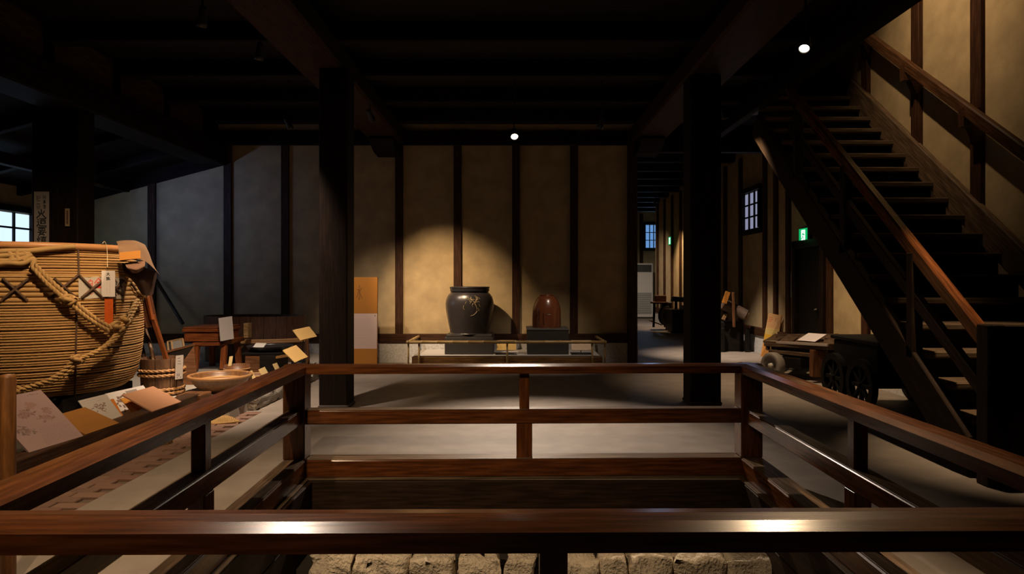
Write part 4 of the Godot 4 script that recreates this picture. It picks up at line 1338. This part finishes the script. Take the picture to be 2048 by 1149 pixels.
	# white sheets lying by the bowl
	card("paper_sheet", "white paper sheet lying flat between the bucket and the bowl", "paper", Vector3(-3.62, .18, -7.32), Vector3(-3.34, .18, -7.36), .22, 84, mat("paper"), .004)
	card("paper_sheet", "cream paper sheet lying flat at the dais edge below the bowl", "paper", Vector3(-3.30, .19, -7.18), Vector3(-3.06, .19, -7.3), .2, 86, std("cream", Color(.62, .52, .36), .8), .004)
	# ---- bucket with hoops
	var bc := Vector3(-4.08, .18, -7.9)
	var bk := thing("staved_bucket", "tall staved wooden bucket with bamboo hoops holding three poles", "bucket", bc)
	staved(bk, bc, .215, .232, .42, 18, upright("bucket_stave", Color(.22, .11, .055)))
	for q in [[.235, .232], [.288, .234], [.03, .224], [.075, .226]]:
		hoop(bk, bc + Vector3(0, q[0], 0), q[1] + .008, .02, std("hoop_bamboo", Color(.38, .20, .08), .5))
	im = blank(40, 112, Color(.66, .63, .61))
	fine_print(im, Rect2(12, 8, 16, 38), 3, Color(.12, .12, .14), 2.6)
	fine_print(im, Rect2(8, 50, 22, 34), 2, Color(.35, .35, .36), 1.8, true)
	fine_print(im, Rect2(10, 86, 20, 20), 3, Color(.1, .1, .12), 3.4)
	card("hanging_tag", "narrow white tag with dark characters on the right of the staved bucket", "tag", W(350, 760, 7.74), W(365, 758, 7.74), .27, 4, printed("bucket_tag", im), .004)
	# poles in the bucket
	var pd := thing("wooden_paddle", "orange-brown long paddle with a broad blade standing in the bucket", "paddle", W(336, 735, 7.9))
	beam(pd, "handle", W(338, 735, 7.95), W(304, 630, 7.85), .055, .04, mat("red_wood"), .008, Vector3.BACK)
	beam(pd, "blade", W(303, 655, 7.88), W(283, 560, 7.82), .15, .05, wood("blade", Color(.10, .035, .016), .5), .008, Vector3(1, 0, .6))
	beam(pd, "blade_batten", W(304, 640, 7.82), W(290, 575, 7.76), .03, .05, mat("red_wood"), .004, Vector3(1, 0, .6))
	var pk := S(true)
	tube(pk, [W(311, 735, 7.92), W(300, 690, 8.0), W(284, 636, 8.1)], .021, 10)
	tag(obj("wooden_pole", pk, upright("pole_brown", Color(.20, .09, .035), .5), self), "round brown pole leaning in the bucket left of the paddle", "pole")
	pk = S(true)
	tube(pk, [W(292, 735, 7.98), W(282, 690, 8.1), W(268, 620, 8.3)], .028, 10)
	tag(obj("wooden_pole", pk, upright("pole_dark", Color(.06, .03, .018), .5), self), "thick dark pole in the bucket nearest the rope-wrapped tub", "pole")
	pk = S(true)
	tube(pk, [W(366, 648, 12.1), W(312, 560, 12.3)], .03, 8)
	tag(obj("leaning_pole", pk, upright("pole_dark", Color(.06, .03, .018), .5), self), "thin dark pole leaning against the bluish back wall", "pole")
	# ---- trough and sieve behind the bucket
	var tr := thing("wooden_trough", "dark-bellied wooden trough with slanted brown end behind the bucket", "trough", W(365, 770, 8.7))
	var st := S()
	prism(st, [W(388, 692, 8.75), W(396, 770, 8.6), W(350, 772, 8.6), W(356, 738, 8.65)], Vector3(-.02, 0, -.05))
	obj("end_board", st, mat("brown_wood"), tr)
	st = S()
	prism(st, [W(330, 706, 8.75), W(388, 691, 8.77), W(356, 740, 8.70), W(330, 745, 8.7)], Vector3(0, 0, -.04))
	obj("belly_board", st, mat("black_wood"), tr)
	beam(tr, "top_edge", W(328, 706, 8.75), W(389, 690, 8.78), .04, .03, mat("brown_wood"), .004)
	beam(tr, "base_board", W(330, 768, 8.75), W(396, 768, 8.75), .3, .03, mat("brown_wood"), .004)
	var sv := thing("wooden_sieve", "small pale wooden frame sieve resting on the trough", "sieve", W(350, 700, 8.8))
	var q0 := W(337, 703, 8.85)
	var q1 := W(368, 696, 8.85)
	var q2 := W(365, 678, 8.95)
	var q3 := W(335, 684, 8.95)
	for e in [[q0, q1], [q1, q2], [q2, q3], [q3, q0], [q0.lerp(q1, .25), q3.lerp(q2, .25)]]:
		beam(sv, "frame_bar", e[0], e[1], .022, .022, mat("pale_wood"), .003)
	st = S()
	prism(st, [q0.lerp(q1, .25), q1, q2, q3.lerp(q2, .25)], Vector3(0, 0, -.004))
	obj("gauze", st, std("gauze", Color(.12, .11, .10), .9), sv)
	# ---- red box on a low table
	var tb := thing("low_table", "low reddish wooden table with splayed legs under the lacquered box", "table", W(432, 740, 9.9))
	var rw := mat("red_wood")
	beam(tb, "table_top", W(388, 688.5, 9.85), W(444, 688.5, 9.85), .1, .045, rw, .006)
	beam(tb, "table_top", W(442, 687, 9.85), W(481, 677, 10.5), .1, .045, rw, .006)
	beam(tb, "table_top", W(396, 689, 10.2), W(470, 684, 10.2), .75, .03, rw, .006)
	for l in [[394, 690, 9.85, 390, 741, 9.8], [449, 690, 9.9, 446, 740, 9.8], [425, 688, 10.5, 425, 732, 10.5], [474, 682, 10.5, 478, 730, 10.5]]:
		beam(tb, "leg", W(l[3], l[4], l[5]), W(l[0], l[1], l[2]), .075, .075, rw, .006, Vector3.BACK)
	var bx := thing("lacquered_box", "shallow red-brown wooden box with stepped lid on the low table", "box", W(405, 684, 10.05))
	var b0 := W(368, 684, 9.85)
	var b1 := W(441, 684, 9.85)
	slab(bx, "box_body", b0, Vector3(b1.x, b1.y + .135, -10.5), rw, .006)
	slab(bx, "lid", Vector3(b0.x - .02, b0.y + .14, -9.82), Vector3(b1.x + .02, b0.y + .185, -10.53), rw, .008)
	slab(bx, "lid_rim", Vector3(b0.x - .01, b0.y + .187, -9.83), Vector3(b1.x + .01, b0.y + .21, -10.52), rw, .006)
	slab(bx, "side_tray", Vector3(b1.x + .17, b0.y + .02, -10.25), Vector3(b1.x + .24, b0.y + .24, -10.4), mat("pale_wood"), .006)
	im = blank(96, 128, Color(.64, .60, .58))
	fine_print(im, Rect2(10, 10, 76, 108), 8, Color(.5, .46, .46), 2.0, true)
	card("caption_sheet", "pale caption sheet with faint columns of text leaning on the red-brown box", "card", W(441, 683, 9.72), W(468, 678, 9.9), .33, 8, printed("columns_sheet", im), .006)
	# ---- oval tub
	var oc := Vector3(-4.25, .18, -11.2)
	var ov := thing("oval_tub", "long dark oval staved tub near the back wall", "tub", oc)
	staved(ov, oc, .80, .83, .735, 26, upright("oval_stave", Color(.11, .045, .025)), .035, Vector2(1, .55))
	for y in [.33, .36]:
		var s2 := S(true)
		tube(s2, ring_path(oc + Vector3(0, y, 0), .835, 72, Vector2(1, .56)), .022, 8, false)
		obj("hoop", s2, std("hoop_bamboo", Color(.38, .20, .08), .5), ov)
	# ---- big shallow bowl
	var cw := Vector3(-3.49, .18, -8.1)
	st = S(true)
	lathe(st, spline([Vector2(0, .0), Vector2(.15, .0), Vector2(.2, .02), Vector2(.27, .07), Vector2(.315, .13), Vector2(.335, .165), Vector2(.352, .175), Vector2(.352, .19), Vector2(.335, .195), Vector2(.315, .185), Vector2(.29, .14), Vector2(.2, .06), Vector2(0, .05)], 3), Vector3.ZERO, 64)
	var bw := thing("shallow_bowl", "wide shallow brown bowl with rolled rim in front of the low table", "bowl", cw)
	var bwm := std("bowl_wood", Color(.30, .135, .048), .42)
	tri(bwm, grain, Vector3(2, 9, 2))
	obj("bowl_body", st, bwm, bw, cw)
	st = S(true)
	tube(st, ring_path(cw + Vector3(0, .13, 0), .27, 56), .014, 8, false)
	obj("inner_hoop", st, std("inner_hoop", Color(.46, .26, .09), .5), bw)
	st = S(true)
	tube(st, ring_path(cw + Vector3(0, .182, 0), .345, 64), .02, 10, false)
	obj("rolled_rim", st, std("rolled_rim", Color(.34, .17, .065), .45), bw)
	# ---- round trays and little tub
	round_tub("round_tray", "flat round reddish tray below the low table", "tray", Vector3(-4.0, .18, -9.05), .155, .07, false)
	round_tub("small_tub", "small round hooped wooden tub right of the shallow bowl", "tub", Vector3(-3.66, .18, -9.0), .158, .2, true)
	round_tub("round_tray", "wide low reddish tray under the rim of the small hooped tub", "tray", Vector3(-3.38, .18, -8.95), .17, .075, false)
	card("stick_label", "short pale wooden label stick standing in the small hooped tub", "label", W(456, 733, 9.0), W(463, 732, 9.0), .13, 20, mat("card_stand"), .006, "", true)
	# ---- black basin on stand
	var nb := Vector3(-3.55, .47, -9.9)
	var bs := thing("black_basin", "shallow black basin on a dark wooden stand", "basin", Vector3(-3.55, .18, -9.9))
	st = S(true)
	lathe(st, spline([Vector2(0, .0), Vector2(.2, .0), Vector2(.28, .03), Vector2(.315, .07), Vector2(.322, .08), Vector2(.31, .075), Vector2(.27, .045), Vector2(0, .03)], 3), Vector3.ZERO, 56)
	obj("basin_bowl", st, std("basin", Color(.03, .026, .026), .32), bs, nb)
	slab(bs, "stand_block", Vector3(-3.80, .18, -9.62), Vector3(-3.58, .44, -9.9), mat("brown_wood"), .008)
	slab(bs, "stand_block", Vector3(-3.57, .18, -9.55), Vector3(-3.35, .44, -10.1), mat("black_wood"), .008)
	slab(bs, "stand_top", Vector3(-3.84, .44, -9.6), Vector3(-3.3, .47, -10.2), mat("black_wood"), .006)
	card("caption_sheet", "little white slip inside the black basin", "card", nb + Vector3(-.25, .05, .0), nb + Vector3(-.08, .05, .05), .1, 55, mat("paper"), .004)
	# ---- captions on props at the pillar end
	im = blank(96, 72, Color(.84, .68, .42))
	fine_print(im, Rect2(20, 14, 62, 40), 4, Color(.74, .58, .36), 1.4)
	var cc := printed("tan_caption", im)
	card("caption_board", "tan caption board on a prop in front of the oval tub by the pillar", "card", W(601, 681, 9.6), W(634, 673, 9.9), .20, 46, cc, .01, "", true)
	card("caption_board", "tan caption board on a prop nearest the railing corner by the pillar", "card", W(590, 725, 9.0), W(616, 714, 9.3), .24, 50, cc, .01, "", true)
	var w3 := W(505, 752, 8.5)
	card("stick_label", "small tan label card next to the bowl, nearest of three above the rail", "label", W(502, 761, 8.3), W(512, 757, 8.4), .11, 30, mat("card_stand"), .006, "", true)
	card("stick_label", "small tan label card, middle of three above the rail", "label", W(526, 755, 8.5), W(538, 749, 8.7), .11, 30, mat("card_stand"), .006, "", true)
	card("stick_label", "small tan label card, farthest of three above the rail", "label", W(553, 744, 8.8), W(561, 741, 9.0), .11, 25, mat("card_stand"), .006, "", true)
	tag(beam(self, "wooden_bar", W(549, 716, 9.6), W(598, 708, 9.6), .05, .04, mat("honey"), .006), "honey-coloured wooden bar lying behind the tan caption board", "bar")
	tag(beam(self, "short_post", W(616, 733, 10.4), W(614, 680, 10.4), .05, .04, mat("brown_wood"), .006, Vector3.BACK), "thin brown post standing at the oval tub by the pillar", "post")
	st = S(true)
	for i in 3:
		tube(st, ring_path(Vector3(0, .02 + .035 * i, 0), .10 - .01 * i, 24), .02, 7, false)
	tag(obj("iron_coil", st, mat("black_metal"), self, W(598, 728, 10.6) + Vector3(0, .0, 0)), "black iron coil by the right end of the oval tub", "coil")
	# ---- straw sandal and pale strip on the bricks
	var sc := Vector3(-3.04, 0, -7.13)
	var sn := thing("straw_sandal", "woven straw sandal lying on the brick paving", "sandal", sc)
	st = S(true)
	for i in 17:
		var f := i / 16.0
		var wd := .062 * sqrt(maxf(.05, 1.0 - pow(absf(f - .62) / .66, 2)))
		var x := -.13 + .27 * f
		var h := .012 + .05 * sin(f * PI)
		tube(st, smooth_path([Vector3(x, .012, wd), Vector3(x, h, wd * .5), Vector3(x, h + .01, 0), Vector3(x, h, -wd * .5), Vector3(x, .012, -wd)], 3), .0105, 7)
	obj("woven_upper", st, mat("hemp"), sn, sc, Basis(Vector3.UP, .25))
	st = S(true)
	lathe(st, [Vector2(0, 0), Vector2(.155, 0), Vector2(.165, .008), Vector2(.155, .016), Vector2(0, .016)], Vector3.ZERO, 32, Vector2(1, .42))
	obj("sole", st, mat("straw"), sn, sc, Basis(Vector3.UP, .25))
	var ps := S()
	prism(ps, [Vector3(-.22, 0, .0), Vector3(-.02, 0, .03), Vector3(.10, 0, -.12), Vector3(.16, 0, -.14), Vector3(.16, 0, -.22), Vector3(.05, 0, -.2), Vector3(-.06, 0, -.08), Vector3(-.22, 0, -.1)], Vector3(0, .035, 0))
	tag(obj("pale_strip", ps, mat("pale_wood"), self, Vector3(-3.3, .003, -6.05)), "pale bent wooden strip lying on the brick paving", "strip")
	# ---- honey rack at the left frame edge
	var rk := thing("wooden_rack", "honey-coloured round-post rack with rungs at the left edge", "rack", W(10, 900, 3.35))
	var hm := upright("rack_wood", Color(.42, .17, .045), .5)
	for x in [16.0, -170.0]:
		st = S(true)
		var top := W(x, 748, 3.35)
		lathe(st, [Vector2(0, 0), Vector2(.034, 0), Vector2(.034, top.y - .02), Vector2(.028, top.y - .004), Vector2(0, top.y)], Vector3.ZERO, 20)
		obj("post", st, hm, rk, Vector3(top.x, 0, top.z))
	for y in [800, 870, 942, 1040]:
		st = S(true)
		tube(st, [W(16, y, 3.35), W(-170, y, 3.35)], .016, 10)
		obj("rung", st, hm, rk)
	# ---- paper charm and small slip on the broad pillar
	im = blank(120, 420, Color(.60, .57, .56))
	glyph(im, "祀", 18, 32, 30, 44, 1.8, Color(.14, .13, .14))
	glyph(im, "符", 20, 90, 30, 46, 1.8, Color(.14, .13, .14))
	glyph(im, "阿", 72, 32, 22, 26, 1.4, Color(.3, .28, .28))
	glyph(im, "多", 74, 66, 20, 26, 2.4, Color(.16, .15, .16))
	glyph(im, "古", 74, 98, 20, 30, 2.4, Color(.16, .15, .16))
	glyph(im, "火", 22, 136, 72, 64, 4.2, Color(.08, .08, .09))
	glyph(im, "迺", 22, 206, 76, 58, 3.6, Color(.1, .09, .1))
	glyph(im, "要", 30, 270, 66, 60, 3.6, Color(.1, .1, .12))
	glyph(im, "慎", 26, 340, 72, 66, 3.4, Color(.1, .1, .12))
	card("paper_charm", "tall white paper fire charm with black brush writing on the broad pillar", "paper", W(68, 494, 8.22), W(98, 494, 8.22), .665, 0, printed("charm", im), .004)
	im = blank(28, 100, Color(.62, .52, .42))
	im.fill_rect(Rect2i(8, 12, 12, 76), Color(.38, .28, .24))
	fine_print(im, Rect2(9, 14, 10, 72), 1, Color(.16, .1, .1), 2, true)
	card("paper_slip", "short narrow paper slip on the right of the broad pillar", "paper", W(130, 453, 8.22), W(139, 453, 8.22), .215, 0, printed("slip", im), .004)

func round_tub(called: String, label: String, cat: String, c: Vector3, r: float, h: float, hooped: bool) -> void:
	var t := thing(called, label, cat, c)
	var st := S(true)
	lathe(st, [Vector2(0, .0), Vector2(r, .0), Vector2(r, .0), Vector2(r * 1.03, h), Vector2(r * 1.03, h), Vector2(r * .95, h), Vector2(r * .95, h), Vector2(r * .93, .03), Vector2(r * .93, .03), Vector2(0, .03)], Vector3.ZERO, 48)
	obj("tub_wall", st, upright("small_tub_wood", Color(.26, .105, .04), .45), t, c)
	if hooped:
		for y in [h * .2, h * .75]:
			var s := S(true)
			tube(s, ring_path(c + Vector3(0, y, 0), r * 1.03, 40), .009, 7, false)
			obj("hoop", s, std("hoop_bamboo", Color(.38, .20, .08), .5), t)
	else:
		var s := S(true)
		tube(s, ring_path(c + Vector3(0, h, 0), r * 1.02, 40), .008, 7, false)
		obj("rim", s, std("inner_hoop", Color(.46, .26, .09), .5), t)

# =====================================================================
# right side: exit signs, cart, leaning sign
# =====================================================================
func exit_sign(label: String, c: Vector3, w: float, h: float) -> void:
	var t := thing("exit_sign", label, "exit sign", c)
	slab(t, "sign_case", c + Vector3(.0, -h / 2 - .012, -w / 2 - .012), c + Vector3(.05, h / 2 + .012, w / 2 + .012), std("case", Color(.12, .13, .12), .5), .004)
	var im := blank(132, 100, Color(.02, .52, .28))
	im.fill_rect(Rect2i(36, 10, 62, 80), Color(.92, 1, .95))
	var g := Color(.02, .5, .27)
	line_on(im, Vector2(72, 24), Vector2(72, 24), 6, g)
	for s in [[70, 34, 60, 54], [60, 54, 72, 64], [72, 64, 68, 82], [60, 54, 50, 66], [50, 66, 40, 70], [68, 36, 80, 46], [80, 46, 86, 42], [66, 36, 54, 38], [54, 38, 48, 48]]:
		line_on(im, Vector2(s[0], s[1]), Vector2(s[2], s[3]), 4, g)
	var m := StandardMaterial3D.new()
	m.resource_name = "exit_face"
	m.albedo_color = Color(.1, .1, .1)
	m.emission_enabled = true
	m.emission_texture = ImageTexture.create_from_image(im)
	m.emission = Color.WHITE
	m.emission_operator = BaseMaterial3D.EMISSION_OP_MULTIPLY
	m.emission_energy_multiplier = 2.0
	var st := S()
	var x := -.004
	face(st, [Vector3(x, h / 2, -w / 2), Vector3(x, h / 2, w / 2), Vector3(x, -h / 2, w / 2), Vector3(x, -h / 2, -w / 2)], Vector3.RIGHT, [Vector2(0, 0), Vector2(1, 0), Vector2(1, 1), Vector2(0, 1)])
	obj("lit_face", st, m, t, c)
	var o := OmniLight3D.new()
	o.name = "sign_glow"
	o.light_color = Color(.25, 1, .6)
	o.light_energy = .006
	o.omni_range = 20
	o.omni_attenuation = 2
	o.light_size = .1
	o.shadow_enabled = true
	t.add_child(o)
	o.position = Vector3(-.12, 0, 0)

func build_right_side() -> void:
	exit_sign("green lit exit sign with running figure over the dark door", Vector3(XR - .08, 2.26, -11.77), .34, .25)
	var np := blank(40, 120, Color(.5, .5, .5))
	fine_print(np, Rect2(6, 8, 28, 104), 3, Color(.36, .36, .37), 2, true)
	card("notice_plate", "narrow grey notice plate on the wall left of the dark door", "notice", Vector3(XR - .03, 1.17, -12.43), Vector3(XR - .03, 1.17, -12.27), .47, 0, printed("notice", np), .02)
	# leaning wooden sign
	var im := blank(80, 240, Color(.80, .56, .26))
	im.fill_rect(Rect2i(0, 0, 80, 78), Color(.80, .62, .42))
	fine_print(im, Rect2(10, 16, 24, 30), 3, Color(.78, .2, .1), 3.6)
	fine_print(im, Rect2(44, 18, 26, 28), 2, Color(.3, .2, .16), 2.6, true)
	fine_print(im, Rect2(10, 52, 60, 18), 2, Color(.6, .4, .26), 2)
	im.fill_rect(Rect2i(0, 78, 80, 34), Color(.80, .70, .42))
	fine_print(im, Rect2(10, 82, 60, 26), 3, Color(.5, .42, .24), 2)
	im.fill_rect(Rect2i(0, 112, 80, 30), Color(.80, .62, .18))
	var sa := W(1521, 712, 13.3)
	var st := S()
	var bl := W(1521, 713, 13.2)
	var br := W(1551, 718, 13.0)
	var tr := W(1563, 632, 12.8)
	var tl := W(1537, 627, 13.05)
	bl.y = 0.02
	br.y = 0.02
	var n := (br - bl).cross(tl - bl).normalized() * .03
	var c := (bl + tr) / 2 - n / 2
	face(st, [tl, tr, br, bl], c, [Vector2(0, 0), Vector2(1, 0), Vector2(1, 1), Vector2(0, 1)])
	var uvk := [Vector2(.5, .9), Vector2(.5, .9), Vector2(.5, .9), Vector2(.5, .9)]
	face(st, [tl - n, tr - n, br - n, bl - n], c, uvk)
	for e in [[tl, tr], [tr, br], [br, bl], [bl, tl]]:
		face(st, [e[0], e[1], e[1] - n, e[0] - n], c, uvk)
	tag(obj("wooden_sign", st, printed("leaning_sign", im), self), "slanting yellow wooden sign with red and black lettering behind the cart", "sign")
	# ---- hand cart
	var ct := thing("hand_cart", "weathered low wooden hand cart with small wheel and paper on its bed", "cart", Vector3(4.4, 0, -10.4))
	var cm := wood("cart", Color(.15, .095, .06), .6)
	var dk := mat("black_wood")
	beam(ct, "side_beam", W(1533, 687, 10.9), W(1664, 694, 9.7), .12, .09, cm, .008)
	beam(ct, "side_beam", W(1556, 674, 11.6), W(1672, 674, 10.3), .12, .09, cm, .008)
	beam(ct, "edge_batten", W(1533, 684, 10.85), W(1656, 691, 9.66), .03, .04, std("batten", Color(.3, .25, .22), .4), .004)
	for f in [.05, .3, .55, .8, .97]:
		beam(ct, "bed_slat", W(1533, 684, 10.9).lerp(W(1664, 691, 9.7), f), W(1556, 672, 11.6).lerp(W(1672, 672, 10.3), f), .2, .03, cm, .004)
	beam(ct, "front_bar", W(1552, 674, 11.3), W(1550, 700, 10.9), .12, .08, cm, .01, Vector3.BACK)
	for q in [[1536, 701, 10.85], [1556, 704, 10.7]]:
		beam(ct, "end_spindle", W(q[0], q[1], q[2]), W(q[0], q[1] - 20, q[2]), .06, .06, cm, .01, Vector3.BACK)
	beam(ct, "side_panel", W(1556, 701, 10.75), W(1655, 708, 9.85), .03, .15, wood("cart_panel", Color(.12, .075, .05), .6), .004)
	beam(ct, "bed_shade_box", W(1568, 722, 10.85), W(1628, 727, 10.2), .5, .16, dk, .01)  # black box added to stand for the shade below the cart bed
	beam(ct, "lower_bar", W(1540, 703, 10.8), W(1625, 711, 10.0), .07, .06, cm, .006)
	beam(ct, "support_leg", W(1633, 754, 9.95), W(1634, 700, 9.95), .17, .12, mat("brown_wood"), .008, Vector3.BACK)
	beam(ct, "support_leg", W(1655, 745, 10.5), W(1655, 690, 10.5), .12, .1, dk, .008, Vector3.BACK)
	wheel(ct, "small_wheel", Vector3(W(1546, 728, 10.35).x, .2, -10.35), .2, .13, Vector3(.9, 0, -.42), std("rubber", Color(.16, .14, .125), .7))
	wheel(ct, "small_wheel", Vector3(W(1588, 728, 11.3).x, .2, -11.3), .2, .13, Vector3(.9, 0, -.42), std("rubber", Color(.16, .14, .125), .7))
	im = blank(96, 64, Color(.80, .78, .80))
	fine_print(im, Rect2(10, 8, 76, 48), 4, Color(.62, .58, .62), 1.6)
	card("caption_sheet", "white caption sheet lying on the bed of the hand cart", "card", W(1594, 681, 10.35), W(1630, 684, 10.0), .24, 64, printed("cart_sheet", im), .006)
	# dark wheeled machine beside the cart
	var mc := thing("wheeled_machine", "big dark wooden machine with spoked wheels between cart and stairs", "machine", Vector3(4.45, 0, -8.1))
	var near_black := wood("near_black_wood", Color(.006, .005, .005), .7)  # one even near-black wood colour for the whole machine
	slab(mc, "body_box", Vector3(4.02, .30, -7.55), Vector3(4.92, .76, -8.6), near_black, .015)
	slab(mc, "body_lid", Vector3(4.0, .76, -7.5), Vector3(4.94, .81, -8.65), near_black, .01)
	for z in [-7.75, -8.4]:
		for x in [3.94, 4.93]:
			spoked(mc, Vector3(x, .30, z), .30, near_black)
		beam(mc, "axle", Vector3(3.9, .30, z), Vector3(4.96, .30, z), .07, .07, near_black, .01)

func wheel(parent: Node, called: String, c: Vector3, r: float, w: float, axis: Vector3, m: Material) -> void:
	var st := S(true)
	lathe(st, [Vector2(0, -w * .12), Vector2(r * .25, -w * .12), Vector2(r * .56, -w * .12), Vector2(r * .62, -w * .5), Vector2(r * .93, -w * .5), Vector2(r, -w * .3), Vector2(r, w * .3), Vector2(r * .93, w * .5), Vector2(r * .62, w * .5), Vector2(r * .56, w * .12), Vector2(0, w * .12)], Vector3.ZERO, 36)
	var o := obj(called, st, m, parent, c, Basis(Quaternion(Vector3.UP, axis.normalized())))
	var h := S(true)
	lathe(h, [Vector2(0, -w * .55), Vector2(r * .18, -w * .55), Vector2(r * .2, -w * .3), Vector2(r * .2, w * .3), Vector2(r * .2, w * .55), Vector2(0, w * .55)], Vector3.ZERO, 20)
	var k := MeshInstance3D.new()
	k.name = "hub"
	k.mesh = done(h, std("hub", Color(.4, .38, .36), .5))
	o.add_child(k, true)

func spoked(parent: Node, c: Vector3, r: float, dk: Material) -> void:
	var st := S()
	var seg := 32
	for k in seg:
		var pts := []
		for q in [[r - .08, k], [r, k], [r, k + 1], [r - .08, k + 1]]:
			var a: float = TAU * q[1] / seg
			pts.append(Vector3(cos(a) * q[0], sin(a) * q[0], -.035))
		prism(st, pts, Vector3(0, 0, .07))
	var o := obj("spoked_wheel", st, dk, parent, c, Basis(Vector3.UP, PI / 2))
	for k in 8:
		var a := TAU * k / 8.0
		var s := S()
		box(s, Vector3(cos(a), sin(a), 0) * r * .48, Vector3(r * .88, .045, .04), .004, Basis(Vector3.BACK, a))
		var m := MeshInstance3D.new()
		m.name = "spoke"
		m.mesh = done(s, dk)
		o.add_child(m, true)

# =====================================================================
# things down the corridor
# =====================================================================
func build_far_corridor() -> void:
	exit_sign("small far exit sign glowing down the corridor", Vector3(XR - .08, 2.75, -21.9), .34, .25)
	# tall floor unit
	var ac := thing("air_conditioner", "tall pale floor-standing air unit at the far end of the corridor", "air conditioner", Vector3(5.02, 0, -26.6))
	slab(ac, "cabinet", Vector3(4.70, .05, -26.4), Vector3(5.36, 2.14, -26.85), mat("white_paint"), .02)
	slab(ac, "air_outlet", Vector3(4.74, 1.80, -26.385), Vector3(5.30, 2.08, -26.41), std("grille_dark", Color(.03, .03, .03), .5))
	slab(ac, "intake_panel", Vector3(4.76, .18, -26.385), Vector3(5.30, 1.0, -26.41), std("intake", Color(.28, .28, .27), .6))
	slab(ac, "base", Vector3(4.70, 0, -26.42), Vector3(5.36, .06, -26.85), mat("black_metal"))
	for k in 9:
		slab(ac, "intake_slat", Vector3(4.78, .24 + k * .085, -26.37), Vector3(5.28, .27 + k * .085, -26.386), std("intake_slat", Color(.36, .36, .35), .6))
	# treadle machine
	var d := 20.4
	var tm := thing("treadle_machine", "small dark treadle machine on a table beside the far corridor wall", "machine", W(1322, 655, d))
	beam(tm, "table_top", W(1304, 606, d), W(1332, 606, d), .5, .05, mat("brown_wood"), .006)
	for x in [1307.0, 1330.0]:
		beam(tm, "leg", W(x, 655, d), W(x + 2, 607, d), .06, .06, mat("black_wood"), .004, Vector3.BACK)
	slab(tm, "small_box", W(1312, 605, d), W(1329, 591, d + .25), mat("brown_wood"), .01)
	wheel(tm, "flywheel", W(1333, 632, d), .30, .08, Vector3(.5, 0, 1), mat("black_metal"))
	slab(tm, "engine_block", W(1324, 645, d), W(1340, 604, d + .3), mat("black_metal"), .02)
	beam(tm, "treadle", W(1300, 642, d - .2), W(1322, 650, d - .2), .3, .03, mat("brown_wood"), .004)
	# chest with hand pump
	var ch := thing("wooden_chest", "dark wooden chest in the corridor carrying the pump", "chest", Vector3(4.75, 0, -19.3))
	slab(ch, "chest_body", Vector3(4.42, .03, -19.1), Vector3(4.93, .62, -20.0), wood("chest", Color(.06, .028, .017), .5), .01)
	slab(ch, "chest_lid", Vector3(4.39, .62, -19.07), Vector3(4.95, .66, -20.03), wood("chest", Color(.06, .028, .017), .5), .01)
	for k in 3:
		beam(ch, "front_batten", Vector3(4.50 + .22 * k, .05, -19.085), Vector3(4.50 + .22 * k, .6, -19.085), .05, .03, mat("brown_wood"), .004, Vector3.BACK)
	var pu := thing("hand_pump", "blue-grey barrel pump with brass spout on the corridor chest", "pump", Vector3(4.75, .66, -19.4))
	var st := S(true)
	tube(st, [W(1343, 598, 19.3), W(1370, 600, 19.3)], .075, 14)
	obj("barrel", st, std("blue_steel", Color(.06, .08, .14), .35), pu)
	st = S(true)
	tube(st, smooth_path([W(1371, 616, 19.3), W(1376, 605, 19.3), W(1380, 596, 19.3), W(1378, 582, 19.3), W(1374, 577, 19.3)], 5), .045, 10)
	obj("spout", st, std("brass", Color(.5, .36, .18), .4), pu)
	st = S(true)
	tube(st, [W(1372, 577, 19.3), W(1386, 578, 19.3)], .035, 10)
	obj("handle", st, std("brass", Color(.5, .36, .18), .4), pu)
	beam(pu, "foot", W(1352, 619, 19.3), W(1352, 600, 19.3), .07, .07, mat("black_wood"), .006, Vector3.BACK)
	card("caption_sheet", "white folded caption on the corridor chest beside the pump", "card", W(1359, 621, 19.15), W(1368, 621, 19.15), .15, 15, mat("paper"), .01)
	card("caption_sheet", "white caption sheet lying at the right end of the corridor chest", "card", W(1372, 622, 19.12), W(1382, 622, 19.12), .12, 60, mat("paper"), .006)
	# block with log press right of the pillar
	d = 14.25
	var pr := thing("log_press", "dark press block with a slanting log arm right of the pillar", "press", W(1465, 697, d))
	slab(pr, "press_block", Vector3(W(1438, 697, d).x, 0, -d), Vector3(W(1488, 697, d).x, .62, -d - .6), mat("black_wood"), .02)
	st = S(true)
	tube(st, [W(1446, 608, d - .1), W(1470, 620, d - .1), W(1491, 631, d - .15)], .12, 18)
	obj("log_arm", st, wood("log", Color(.13, .085, .06), .6), pr)
	st = S(true)
	tube(st, [W(1487, 629, d - .14), W(1495, 633, d - .17)], .085, 14)
	obj("log_tip", st, mat("pale_wood"), pr)
	beam(pr, "upright_bar", W(1468, 655, d - .25), W(1466, 585, d - .25), .05, .05, mat("brown_wood"), .006, Vector3.BACK)
	beam(pr, "orange_plank", W(1448, 607, d - .3), W(1456, 584, d - .3), .1, .03, wood("orange_plank", Color(.5, .19, .03), .5), .004, Vector3.BACK)
	beam(pr, "pale_brace", W(1446, 640, d - .1), W(1452, 628, d - .1), .07, .03, mat("pale_wood"), .004, Vector3.BACK)
	for x in [1491.0, 1442.0]:
		beam(pr, "foot_bar", Vector3(W(x, 697, d).x, 0, -d + .1), Vector3(W(x, 697, d).x, .5, -d + .1), .08, .08, mat("black_wood"), .006, Vector3.BACK)
